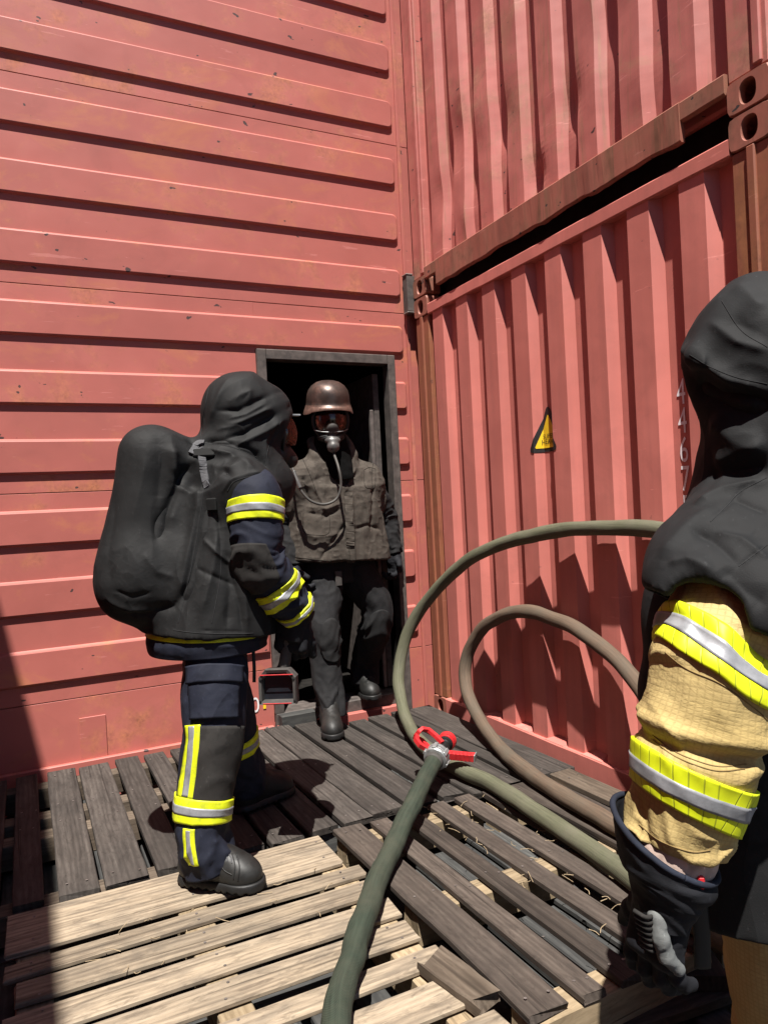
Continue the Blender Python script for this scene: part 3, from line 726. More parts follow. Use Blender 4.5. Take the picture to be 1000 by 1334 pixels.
# painted marks that follow the folds of the sheet
def wrap(VF, P, s0, off=.0025):
    """flat decal (s, z) laid on the corrugated profile; s0 = distance along the sheet of decal x = 0"""
    V, F = VF; bm = bmesh.new(); vs = [bm.verts.new((v[0], 0, v[1])) for v in V]
    for f in F:
        try: bm.faces.new([vs[i] for i in f])
        except ValueError: pass
    S = np.r_[0, np.cumsum(np.linalg.norm(np.diff(P, axis=0), axis=1))]
    for s in S: bmesh.ops.bisect_plane(bm, geom=bm.verts[:]+bm.edges[:]+bm.faces[:], plane_co=(s-s0, 0, 0), plane_no=(1, 0, 0))
    for v in bm.verts:
        s = v.co.x+s0; i = int(np.clip(np.searchsorted(S, s)-1, 0, len(S)-2)); t = (P[i+1]-P[i])/np.linalg.norm(P[i+1]-P[i])
        y, x = P[i]+t*(s-S[i]); nx = A3(t[0], 0)[0]            # outward normal of the sheet
        n = A3(t[1], -t[0]); n = n if n[1] < 0 else -n
        v.co = Vector((x+n[1]*off, y+n[0]*off, v.co.z))
    return bmout(bm)
def s_at(P, y):
    S = np.r_[0, np.cumsum(np.linalg.norm(np.diff(P, axis=0), axis=1))]; return np.interp(-y, -P[:, 0], S)
tri = lambda w_, h_, z0, r: [(0+r*math.cos(R(a))*1, z0+h_-r*1.2+r*math.sin(R(a))) for a in (30, 60, 90, 120, 150)]+[(-w_/2+r+r*math.cos(R(a)), z0+r+r*math.sin(R(a))) for a in (150, 190, 230, 270)]+[(w_/2-r+r*math.cos(R(a)), z0+r+r*math.sin(R(a))) for a in (270, 310, 350, 30)]
pb = onx(706, 589, .02); sd = s_at(PL, onx(713.5, 560, .04)[1])
for nm, w_, h_, dz, r, mt, of in (('warning_triangle', .235, .222, 0, .016, 'decal_black', .002), ('triangle_face', .168, .160, .020, .006, 'yellow', .0032)):
    P = tri(w_, h_, pb[2]+dz, r); ob(nm, *wrap((P, [tuple(range(len(P)))]), PL, sd, of), mt, CL)
for s_, dz, sz in (('SUPER', .066, .032), ('HEAVY', .038, .034)):
    V, F = text_mesh(s_, sz); V[:, 1] += pb[2]+dz; ob('triangle_lettering', *wrap((V[:, :2], F), PL, sd, .0044), 'decal_black', CL)
for k, ch in enumerate('446753'):
    zt = onx(889, 491+38.3*k, .03)[2]; yc = onx(884.5+1.9*k, 507+38.3*k, .035)[1]
    V, F = text_mesh(ch, .142); V[:, 0] *= .62; V[:, 1] += zt-.1
    ob('painted_digit', *wrap((V[:, :2], F), PL, s_at(PL, yc), .0025), 'chalk', CL)

# ------------------------------------------------------------------ unseen container beside the deck, placed so its shade falls on the left edge
hs = 5.0; xs = -2.235-SX*hs  # stands two containers high to block more sky light
CS = root('shipping_container', (xs-1.2, -4., GZ), 'unseen red container placed to shade the left edge of the pallet deck', 'container')
ys = np.arange(-.6, -7.2, -.28); P = []
for y in ys: P += [(xs-.036, y), (xs-.036, y-.07), (xs-.004, y-.138), (xs-.004, y-.21)]
V = [(x, y, z) for z in (-.18, hs-.06) for x, y in P]; n = len(P)
ob('corrugated_panel', V, [(k, k+1, n+k+1, n+k) for k in range(n-1)], 'paint_right', CS)
obm('frame', [box(xs-.08, xs, -.42, -7.6, hs-.06, hs, .006), box(xs-.08, xs, -.42, -7.6, -.3, -.18, .006), box(xs-.12, xs, -.42, -.6, -.18, hs-.06, .006), box(xs-.12, xs, -7.2, -7.6, -.18, hs-.06, .006)], 'paint_right', CS)
obm('body', [box(xs-2.42, xs-.09, -.44, -7.58, -.25, hs-.03, .01)], 'paint_right', CS)

# ------------------------------------------------------------------ pallets
def plank(L, wd, th, seed, rag=.006, nl=14, wob=.003):
    """one board, length along local x, top at local z = 0"""
    r_ = np.random.default_rng(seed); V = []; c = .0035; e0 = r_.uniform(-rag, rag, 8); e1 = r_.uniform(-rag, rag, 8)
    cs = [(-1, 0, 1, 0), (-1, 0, 0, -1), (-1, -1, 0, 1), (-1, -1, 1, 0), (1, -1, -1, 0), (1, -1, 0, 1), (1, 0, 0, -1), (1, 0, -1, 0)]
    ph = r_.uniform(0, 50); bow = r_.uniform(-.004, .003)
    for i in range(nl):
        x = -L/2+L*i/(nl-1); wl = (fbm(A3(x*5+ph, 0, 0)[None], 3, 3)[0]-.5)*2*wob; wr_ = (fbm(A3(x*5+ph, 9, 0)[None], 3, 3)[0]-.5)*2*wob
        zb = (fbm(A3(x*3+ph, 4, 0)[None], 5, 2)[0]-.5)*.003+bow*(2*x/L)**2
        for j, (sy, tz, cy, cz) in enumerate(cs):
            y = sy*(wd/2)+cy*c+(wl if sy < 0 else wr_); z = tz*th+cz*c+zb; xx = x+(e0[j] if i == 0 else e1[j] if i == nl-1 else 0)
            V.append((xx, y, z))
    F = [(i*8+k, i*8+8+k, i*8+8+(k+1) % 8, i*8+(k+1) % 8) for i in range(nl-1) for k in range(8)]
    F += [tuple(range(8)), tuple(range(nl*8-8, nl*8))[::-1]]
    return V, F
NP = [0]
def put(par, name, cx, cy, ztop, L, wd, th, along, mat, tilt=0., **k):
    NP[0] += 1; V, F = plank(L, wd, th, NP[0]*13+5, **k); a = {'x': 0., 'y': math.pi/2}.get(along, along)
    return ob(name, V, F, mat, par, False, origin=(cx, cy, ztop), rotz=a+tilt)
def nailheads(par, pts):
    parts = []
    for x, y, z in pts:
        n = 6; V = [(x+.0045*math.cos(k*2*math.pi/n), y+.0045*math.sin(k*2*math.pi/n), z+.0006) for k in range(n)]+[(x, y, z-.004)]
        parts.append((V, [tuple(range(n))]+[((k+1) % n, k, n) for k in range(n)]))
    o = obm('nail_heads', parts, 'steel', par); o['kind'] = 'stuff'; return o
def pallet(label, boards, ext, along, mat, tops, beam_mat='beam', beams=None, tilt=0., z=0., th=.026, group='timber pallets forming the deck', bmats=None, bh=.098, bw=.09, jitter=.006, bot=True):
    """boards: (lo, hi) across; ext: (lo, hi) along"""
    a, b = ext; mid = (a+b)/2; c0, c1 = boards[0][0], boards[-1][1]; cm = (c0+c1)/2
    loc = (cm, mid, z-.15) if along == 'y' else (mid, cm, z-.15)
    rt = root('pallet', loc, label, 'pallet', group); nl_ = []
    beams = beams or [a+.06 if a < b else a-.06, mid, b-.06 if a < b else b+.06]
    for i, (p, q) in enumerate(boards):
        j0, j1 = random.uniform(-jitter, jitter), random.uniform(-jitter, jitter); L = abs(b-a)+j0; m_ = mid+j1; zt = z+random.uniform(-.003, .003)
        m1 = mat if not bmats or i not in bmats else bmats[i]; tl = tilt+random.uniform(-.004, .004)
        cx, cy = ((p+q)/2, m_) if along == 'y' else (m_, (p+q)/2)
        if tilt: dx, dy = cx-loc[0], cy-loc[1]; cx, cy = loc[0]+dx*math.cos(tilt)-dy*math.sin(tilt), loc[1]+dx*math.sin(tilt)+dy*math.cos(tilt)
        put(rt, 'board', cx, cy, zt, L, abs(q-p), th, along, m1, tl)
        for bpos in beams:
            for e in (-.26, .28):
                o1 = (p+q)/2+e*abs(q-p)+random.uniform(-.008, .008); o2 = bpos+random.uniform(-.02, .02); dx, dy = ((o1, o2) if along == 'y' else (o2, o1)); dx -= loc[0]; dy -= loc[1]
                nl_.append((loc[0]+dx*math.cos(tilt)-dy*math.sin(tilt), loc[1]+dx*math.sin(tilt)+dy*math.cos(tilt), zt+.0012))
    for bpos in beams:
        cx, cy = (cm, bpos) if along == 'y' else (bpos, cm); dx, dy = cx-loc[0], cy-loc[1]; cx, cy = loc[0]+dx*math.cos(tilt)-dy*math.sin(tilt), loc[1]+dx*math.sin(tilt)+dy*math.cos(tilt)
        put(rt, 'beam', cx, cy, z-th-.004, abs(c1-c0)-.012, bw, bh, 'x' if along == 'y' else 'y', beam_mat, tilt)
    if bot:
        for f_ in (.06, .5, .94):
            c = c0+(c1-c0)*f_; cx, cy = (c, mid) if along == 'y' else (mid, c)
            put(rt, 'bottom_board', cx, cy, z-th-bh-.005, abs(b-a)-.02, .10, .020, along, 'wood_grey', tilt)
    if nl_: nailheads(rt, nl_)
    return rt
pallet('charred dark pallet with wide open gaps beside the ribbed wall', [(-2.61, -2.515), (-2.50, -2.398), (-2.358, -2.264), (-2.222, -2.096), (-2.078, -1.938), (-1.908, -1.798), (-1.766, -1.668), (-1.632, -1.53)], (-1.462, -.135), 'y', 'wood_dark', 0, 'wood_silver', beams=[-.22, -.62, -.83, -1.40])
pallet('charred dark deck of tight planks in front of the doorway', [(-1.515, -1.392), (-1.368, -1.246), (-1.226, -1.104), (-1.099, -.958), (-.925, -.803), (-.775, -.675)], (-1.468, -.10), 'y', 'wood_dark', 0, 'wood_grey', tilt=R(1.2))
pallet('charred dark deck of planks along the corrugated container wall', [(-.650, -.548), (-.525, -.402), (-.372, -.300), (-.284, -.105)], (-1.50, -.24), 'y', 'wood_dark', 0, 'wood_grey', tilt=R(1.0))
pallet('pale pine pallet with lengthwise boards, a boot standing on it', [(-2.70, -2.605), (-2.555, -2.44), (-2.385, -2.308), (-2.258, -2.158), (-2.122, -2.016), (-1.980, -1.884), (-1.846, -1.772), (-1.732, -1.490)], (-2.362, -1.302), 'x', 'wood_light', 0, 'beam', beams=[-2.30, -1.845, -1.36], z=-.008, jitter=.02, th=.016)
pallet('worn brown pallet of narrow boards with a hose across it', [(-1.262, -1.146), (-1.108, -1.034), (-.985, -.911), (-.846, -.772), (-.722, -.646)], (-2.685, -1.497), 'y', 'wood_mid', 0, 'beam', beams=[-1.56, -2.09, -2.64], tilt=R(.8), th=.022)
pallet('worn pallet with one weathered grey board against the container wall', [(-.600, -.520), (-.462, -.360), (-.340, -.268), (-.232, -.118)], (-2.70, -1.512), 'y', 'wood_mid', 0, 'beam', beams=[-1.575, -2.09, -2.62], tilt=R(.5), bmats={3: 'wood_silver', 0: 'wood_mid'})
# the layer below
lowb = lambda a, b: [(a+i*.128, a+i*.128+.098) for i in range(int((b-a)/.128))]
for k, (a, b, e) in enumerate([(-2.66, -1.56, (-1.48, -.12)), (-1.50, -.66, (-1.48, -.12)), (-.64, -.06, (-1.5, -.22)), (-2.40, -1.30, (-2.75, -1.50)), (-1.28, -.64, (-2.95, -1.50)), (-.62, -.04, (-3.0, -1.50))]):
    where = ['the charred gappy pallet by the ribbed wall', 'the charred deck at the doorway', 'the charred deck along the corrugated wall', 'the pale pine pallet', 'the worn brown narrow-board pallet', 'the worn pallet with the weathered board'][k]
    pallet('grey weathered base pallet lying under '+where, lowb(a, b), e, 'y', 'wood_grey', 0, 'wood_grey', z=-.152, th=.022, bh=.09, group='grey base pallets under the deck', bot=False)
# loose timber
def loose(name, label, px, z, ln, wd, th, ang, mat, **k):
    p = onz(*px, z); o = put(None, name, p[0], p[1], z, ln, wd, th, ang, mat, **k); return setp(o, label, 'plank', None)
loose('broken_plank', 'short broken weathered plank end between the pale and brown pallets', (598, 1270), .012, .21, .10, .035, R(98), 'wood_silver', rag=.025, wob=.012)
loose('timber_block', 'pale square timber block below the broken plank end', (610, 1322), -.06, .16, .09, .085, R(102), 'beam', rag=.008)
loose('loose_plank', 'wide brown plank lying across the end of the brown pallet', (850, 1290), -.115, 1.0, .19, .03, R(-7), 'wood_mid')
loose('timber_block', 'brown timber block on the wide plank below the hanging glove', (905, 1245), -.07, .17, .11, .045, R(60), 'wood_mid')
# straw caught between the boards
parts = []
r_ = np.random.default_rng(3)
for k in range(70):
    if k < 50: x, y = r_.choice([-.745, -.62, -.87])+r_.normal(0, .02), r_.uniform(-2.6, -1.5)
    else: x, y = r_.uniform(-2.2, -1.4), r_.choice([-1.75, -1.86, -1.998])+r_.normal(0, .012)
    a = r_.uniform(0, 6.28); L = r_.uniform(.02, .06); d = A3(math.cos(a), math.sin(a), r_.uniform(-.3, .25))*L; p = A3(x, y, r_.uniform(-.02, .004)); q = A3(*r_.normal(0, .0035, 3))
    parts.append(tube([p, p+d*.5+q, p+d], .0011, 6, 5)[:2])
V, F = join(parts); setp(ob('straw_litter', V, F, 'beam'), 'bits of dry straw caught in the gaps between pallet boards', 'straw', kind='stuff')
# ------------------------------------------------------------------ hoses
HR = .0335
def hose(name, P, mat, label, r=HR, n=240, flat=1.):
    V, F, U = tube(P, r, n, 22, flat, rough=.22); return setp(ob(name, V, F, mat, None, True, uvw=U), label, 'hose', 'fire hoses on the deck')
# large green loop: along the deck, up, over and down behind the person in tan
big = [A3(-.72, -3.25, .036), onz(890, 1190, .036), onz(800, 1128, .036), onz(700, 1060, .036), onz(640, 1022, .036), onz(598, 1003, .038), onz(560, 979, .05),
       onx(532, 943, -.50), onx(519, 895, -.42), onx(525, 842, -.34), onx(550, 791, -.25), onx(598, 739, -.165), onx(652, 709, -.10), onx(724, 692, -.055), onx(800, 688, -.042), onx(868, 692, -.040), A3(-.05, -2.42, .98), A3(-.07, -2.72, .78), A3(-.10, -2.9, .45), A3(-.2, -2.9, .12)]
hose('fire_hose', big, 'hose_green', 'green woven fire hose rising in the larger standing loop')
small = [A3(-.44, -2.9, .036), onz(800, 1075, .036), onz(740, 1040, .036), onz(682, 1003, .036), onz(645, 968, .045),
         onx(619, 928, -.19), onx(606, 888, -.15), onx(611, 848, -.115), onx(634, 814, -.085), onx(680, 797, -.055), onx(736, 812, -.045), onx(788, 848, -.050), onx(830, 890, -.065), A3(-.09, -2.06, .26), A3(-.12, -2.25, .10), A3(-.16, -2.6, .045)]
hose('fire_hose', small, 'hose_brown', 'brown stained fire hose bent in the smaller standing loop')
n0 = onz(566, 990, .115)
noz_a = onz(597, 943, .17)-n0
cur = [A3(-1.83, -3.3, .036), A3(-1.77, -2.9, .036), onz(437, 1345, .036), onz(462, 1236, .036), onz(498, 1134, .04), onz(535, 1052, .085), n0-.02*noz_a/np.linalg.norm(noz_a), n0+.03*noz_a/np.linalg.norm(noz_a)]
hose('fire_hose', cur, 'hose_dark', 'dark green fire hose running over the pallets to the red nozzle', .0345)
# nozzle
a, s, u = frame(noz_a)
NZ = root('hose_nozzle', tuple(n0), 'red and grey fire nozzle with bail handle and pistol grip resting on the hose', 'nozzle')
def nz(name, VF, mat, o=0., smooth=True): return ob(name, *xf(VF, n0, a, s, u), mat, NZ, smooth)
nz('coupling_tail', lathe([(.034, -.03), (.040, -.028), (.040, -.002), (.037, .0)]), 'rubbergrey')
cp = nz('coupling', lathe([(.037, -.002), (.049, .0), (.053, .006), (.053, .018), (.047, .020), (.047, .030), (.053, .032), (.053, .046), (.046, .052), (.03, .053)], 36), 'alloy', smooth=False)
for k in range(6):
    t = k*math.pi/3; V, F = box(.003, .049, -.009, .009, .050, .058, .002); c, sn = math.cos(t), math.sin(t)
    V = np.stack([V[:, 0], V[:, 1]*c-V[:, 2]*sn, V[:, 1]*sn+V[:, 2]*c], 1); nz('coupling_lug', (V, F), 'alloy', smooth=False)
nz('valve_body', lathe([(.028, .05), (.034, .056), (.036, .08), (.032, .095), (.034, .11), (.026, .118), (.024, .135), (.030, .14)]), 'black')
nz('barrel', lathe([(.030, .138), (.034, .142), (.034, .165), (.031, .17)]), 'plastic')
nz('bumper_ring', lathe([(.030, .150), (.037, .152), (.037, .160), (.0415, .162), (.0415, .184), (.039, .187), (.039, .190), (.033, .190), (.031, .18)]), 'red', smooth=False)
nz('nozzle_bore', lathe([(.029, .186), (.0285, .192)]), 'black')
def bar(P, wd, th, nrm):
    """flat bar along a polyline in local coords"""
    P = [A3(*p) for p in P]; V = []; nrm = A3(*nrm)
    for i, p in enumerate(P):
        t = (P[min(i+1, len(P)-1)]-P[max(i-1, 0)]); t /= np.linalg.norm(t); b = np.cross(t, nrm)
        for q, e in ((-1, -1), (1, -1), (1, 1), (-1, 1)): V.append(p+b*q*th/2+nrm*e*wd/2)
    n = len(P); F = [(i*4+k, i*4+(k+1) % 4, i*4+4+(k+1) % 4, i*4+4+k) for i in range(n-1) for k in range(4)]+[(3, 2, 1, 0), tuple(range(n*4-4, n*4))]
    return np.array(V), F
# bail: U-shaped handle swung to one side
vis_l = CR-(CR @ a)*a; vis_l = -vis_l/np.linalg.norm(vis_l); up2 = np.cross(vis_l, a); up2 = up2 if up2[2] > 0 else -up2
vl0, up0 = vis_l, up2
vis_l, up2 = vis_l*.9+up2*.44, up2*.9-vis_l*.44
def nz2(name, VF, mat, smooth=False, par=NZ): return ob(name, *xf(VF, n0, a, vis_l, up2), mat, par, smooth)
for sg in (-1, 1):
    nz2('bail_handle', bar([(.085, .012, .036*sg), (.100, .05, .036*sg), (.112, .092, .033*sg), (.100, .118, .026*sg), (.078, .124, .015*sg)], .016, .019, (0, 0, 1)), 'red')
nz2('bail_grip', bar([(.080, .123, -.024), (.076, .126, 0), (.080, .123, .024)], .018, .018, (1, 0, 0)), 'red')
nz2('bail_grip', bar([(.034, .050, .0), (.028, .085, .0), (.045, .113, 0), (.078, .125, 0)], .020, .018, (0, 0, 1)), 'red')
vis_l, up2 = vl0, up0
gd = A3(.012, -1, .12)
g0 = A3(.075, -.030, -.01)
gp = nz2('pistol_grip', bar([g0+gd*t for t in (0, .03, .06, .09, .125)], .030, .030, (0, 0, 1)), 'red')
LOC[gp.name] = worldloc(NZ)
for k in range(6):
    c = g0+gd*(.022+.017*k); nz2('grip_ridge', box(c[0]-.019, c[0]+.010, c[1]-.0035, c[1]+.0035, c[2]-.012, c[2]+.018, .002), 'red', par=NZ)
c = g0+gd*.128; nz2('grip_cap', box(c[0]-.018, c[0]+.018, c[1]-.003, c[1]+.003, c[2]-.018, c[2]+.018, .002), 'alloy')
# ------------------------------------------------------------------ people
def folded(amp, fu, fv, seed, pinch=()):
    """cloth creases round a limb; pinch: (u, width, gain) where the cloth bunches"""
    def f(u, v, P):
        q = np.stack([np.cos(v)*fv+seed, np.sin(v)*fv, u*fu+.6*np.cos(v*2+seed)], 1); r = ridge(q, seed, 2)-.62
        g = np.full(len(u), .45)
        for c, wd, k in pinch: g = g+k*np.exp(-((u-c)/wd)**2)
        q2 = np.stack([np.cos(v+u*5)*1.5+seed, np.sin(v+u*5)*1.5, u*3.], 1)
        return amp*r*g+amp*.5*(fbm(q2, seed+9, 2)-.5)
    return f
def finger(G, P, r0, r1, k=.006):
    for i in range(len(P)-1):
        t0, t1 = i/(len(P)-1), (i+1)/(len(P)-1); G.add(G.caps(P[i], P[i+1], r0+(r1-r0)*t0, r0+(r1-r0)*t1), k)
def bend(p, d, n, L, ang):
    """polyline of finger bones: direction d curling toward n"""
    out = [np.asarray(p, float)]; a = 0.; d = A3(*d); n = A3(*n)
    for l_, da in zip(L, ang): a += R(da); out.append(out[-1]+l_*(math.cos(a)*d+math.sin(a)*n))
    return out
def hand(name, W, d, n, th, mat, parent, sc_=1., curl=(25, 35, 25), h=.0035, fat=1., thumb=(.35, 30), spread=.06, cuff=None):
    """glove: W wrist, d toward the fingers, n palm normal, th toward the thumb"""
    W = A3(*W); d = A3(*d)/np.linalg.norm(d); n = A3(*n); n = n-(n @ d)*d; n /= np.linalg.norm(n); s = np.cross(n, d); s = s if s @ A3(*th) > 0 else -s
    G = Grid(W-.17*sc_, W+.17*sc_+d*.06, h); ax = (d, s, n)
    G.d = G.bx(W+d*.052*sc_, (.056*sc_, .045*sc_*fat, .020*sc_*fat), ax, .017*sc_)
    G.add(G.caps(W-d*.03*sc_, W+d*.03*sc_, .034*sc_*fat), .02)
    for i, (o, L) in enumerate(((.034, .92), (.012, 1.0), (-.011, .95), (-.033, .78))):
        p = W+d*(.096+(.004 if i in (1, 2) else -.004))*sc_+s*o*sc_; dd = d+s*(o*spread/.03); dd /= np.linalg.norm(dd)
        finger(G, bend(p-d*.012, dd, n, np.array([.044, .030, .024])*L*sc_, np.array(curl)+i*3), .0125*sc_*fat, .0100*sc_*fat)
    td = d*thumb[0]+s*(1-thumb[0])+n*.35; td /= np.linalg.norm(td)
    finger(G, [W+d*.02*sc_+s*.022*sc_]+bend(W+d*.042*sc_+s*.044*sc_+n*.008, td, d*.8+n*.3, np.array([.036, .032])*sc_, (0, thumb[1])), .0165*sc_*fat, .0120*sc_*fat, .010)
    V, F = G.mesh(1); V = wrinkle(V, F, lambda P: (ridge(P*60, 4, 2)-.6)*.0022)
    return ob(name, V, F, mat, parent, True)
def boot(parent, heel, toe, zg, ankle, mat='leather', h=.006, big=1., top=.20):
    heel, toe = A3(*heel, zg), A3(*toe, zg); a = toe-heel; L = np.linalg.norm(a); a /= L; s = np.cross(A3(0, 0, 1), a)
    G = Grid(np.minimum(heel, toe)-.11, np.maximum(heel, toe)+A3(.11, .11, .30), h); up = A3(0, 0, 1); w_ = .048*big
    G.d = G.caps(heel+a*.05+up*.055, toe-a*.065+up*.047, .050*big, .050*big)
    G.add(G.ell(toe-a*.068+up*.040, (.072, .053*big, .052), (a, s, up)), .02)
    G.add(G.caps(toe-a*.10+up*.068, heel+a*.10+up*.12, .045*big, .052*big), .03)
    G.add(G.caps(heel+a*.075+up*.06, A3(*ankle), .052*big, .060*big), .03)
    G.cut(-G.plane((0, 0, 1), (0, 0, zg+.024)), .006); G.cut(G.plane((0, 0, 1), (0, 0, zg+top+.06)), .01)
    V, F = G.mesh(2); V = wrinkle(V, F, lambda P: (ridge(P*24, 8, 2)-.6)*.004*np.clip((np.abs((P-heel) @ a-L*.62) < .05), .25, 1))
    b = ob('boot', V, F, mat, parent, True); LOC[b.name] = worldloc(parent)
    G = Grid(np.minimum(heel, toe)-.11, np.maximum(heel, toe)+A3(.11, .11, .09), .005)
    G.d = smin(G.caps(heel+a*.055, toe-a*.065, .058*big, .058*big), G.ell(toe-a*.065, (.078, .060*big, .2), (a, s, up)), .02)
    for t in np.arange(.02, L, .028): G.d = np.maximum(G.d, -np.maximum(np.abs((G.X-heel[0])*a[0]+(G.Y-heel[1])*a[1]-t)-.005, G.Z-zg-.009))
    G.cut(-G.plane((0, 0, 1), (0, 0, zg+.001)), .002); G.cut(G.plane((0, 0, 1), (0, 0, zg+.032)), .006)
    so_ = ob('sole', *G.mesh(1), 'black', b, True)
    cp_ = a*(L-.075)+heel
    return b
def bodymesh(name, J, base, label, face=None, h=.011):
    """one continuous body under the clothes; J: joints"""
    P = np.array([v for v in J.values()]); G = Grid(P.min(0)-.2, P.max(0)+.22, h)
    c = lambda a, b, ra, rb, k=.03: G.add(G.caps(J[a], J[b], ra, rb), k)
    f = A3(*face); f /= np.linalg.norm(f); up = A3(0, 0, 1); up = up-(up @ f)*f; up /= np.linalg.norm(up); s = np.cross(up, f); H = J['head']
    G.d = G.ell(H+up*.025-f*.01, (.095, .073, .095), (f, s, up))
    G.add(G.ell(H-up*.045+f*.025, (.062, .056, .07), (f, s, up)), .03)
    c('head', 'neck', .055, .06); c('neck', 'pelvis', .10, .115, .05); c('sl', 'sr', .055, .055, .06); c('hl', 'hr', .075, .075, .05)
    for k in 'lr':
        c('s'+k, 'e'+k, .048, .04); c('e'+k, 'w'+k, .04, .028); c('w'+k, 'f'+k, .028, .02, .015)
        c('h'+k, 'k'+k, .062, .036); c('k'+k, 'a'+k, .034, .022); c('a'+k, 't'+k, .022, .016)
    V, F = G.mesh(2)
    # the face at finer grain, joined onto the head
    o = ob(name, V, F, 'skin', None, True, origin=None)
    setp(o, label, 'person'); return o, (f, s, up, H)
def facemesh(par, fr, h=.004):
    f, s, up, H = fr; G = Grid(H-.13, H+.14, h)
    G.d = G.ell(H+up*.025-f*.008, (.098, .076, .098), (f, s, up)); G.add(G.ell(H-up*.045+f*.028, (.064, .058, .072), (f, s, up)), .03)
    for q in (-1, 1):
        G.cut(G.ell(H+f*.098+s*.032*q+up*.018, (.022, .021, .014), (f, s, up)), .012)
        G.add(G.ell(H+f*.076+s*.031*q+up*.016, (.012, .014, .009), (f, s, up)), .003)
        G.add(G.caps(H+f*.088+s*.016*q+up*.038, H+f*.072+s*.052*q+up*.036, .008), .012)
        G.add(G.ell(H+f*.068+s*.045*q-up*.018, (.022, .022, .018), (f, s, up)), .02)
        G.add(G.ell(H-f*.008+s*.076*q+up*.005, (.018, .010, .030), (f, s, up)), .006)
    finger(G, [H+f*.09+up*.025, H+f*.105-up*.002, H+f*.113-up*.016], .008, .013, .012)
    G.add(G.caps(H+f*.088-s*.02-up*.052, H+f*.088+s*.02-up*.052, .008), .006); G.cut(G.caps(H+f*.103-s*.022-up*.0525, H+f*.103+s*.022-up*.0525, .0035), .004)
    G.add(G.ell(H+f*.078-up*.092, (.02, .022, .016), (f, s, up)), .02)
    return ob('face', *G.mesh(1), 'skin', par, True)
def tape(lf, par, u0, u1, limes='lime', v=None, grow=.005, skew=None):
    """lime / silver / lime band round a limb, or lengthwise when v is given"""
    if v is None:
        b = lf.add('reflective_band', limes, par, nu=max(8, int((u1-u0)*150)), nv=72, u0=u0, u1=u1, off=grow, cap=False, lip=.004, skew=skew)
        LOC[b.name] = worldloc(par); w_ = (u1-u0)
        lf.add('silver_stripe', 'silver', b, nu=6, nv=72, u0=u0+w_*.33, u1=u0+w_*.67, off=grow+.0016, cap=False, lip=.001, skew=skew)
    else:
        b = lf.addp('reflective_stripe', limes, par, u0, u1, v[0], v[1], off=grow, nu=30, nv=8); LOC[b.name] = worldloc(par); w_ = v[1]-v[0]
        lf.addp('silver_stripe', 'silver', b, u0+.004, u1-.004, v[0]+w_*.32, v[0]+w_*.68, off=grow+.0016, nu=30, nv=5, lip=.001)
    return b
def part(o, par): LOC[o.name] = worldloc(par); return o
def stitch(tree, pix, mat, par, r=.0013, name='seam'):
    Q = catmull(np.array([[*p, 0.] for p in pix]), 70); P = []
    for q in Q:
        d = Vector(ray(q[0], q[1])).normalized(); h_ = tree.ray_cast(Vector(CAM), d)
        if h_[0] is not None and (not P or np.linalg.norm(A3(*h_[0])-P[-1]) < .045): P.append(A3(*h_[0])+A3(*h_[1])*r*.2)
    V, F, U = tube(P, r, 140, 5); return ob(name, V, F, mat, par, True)

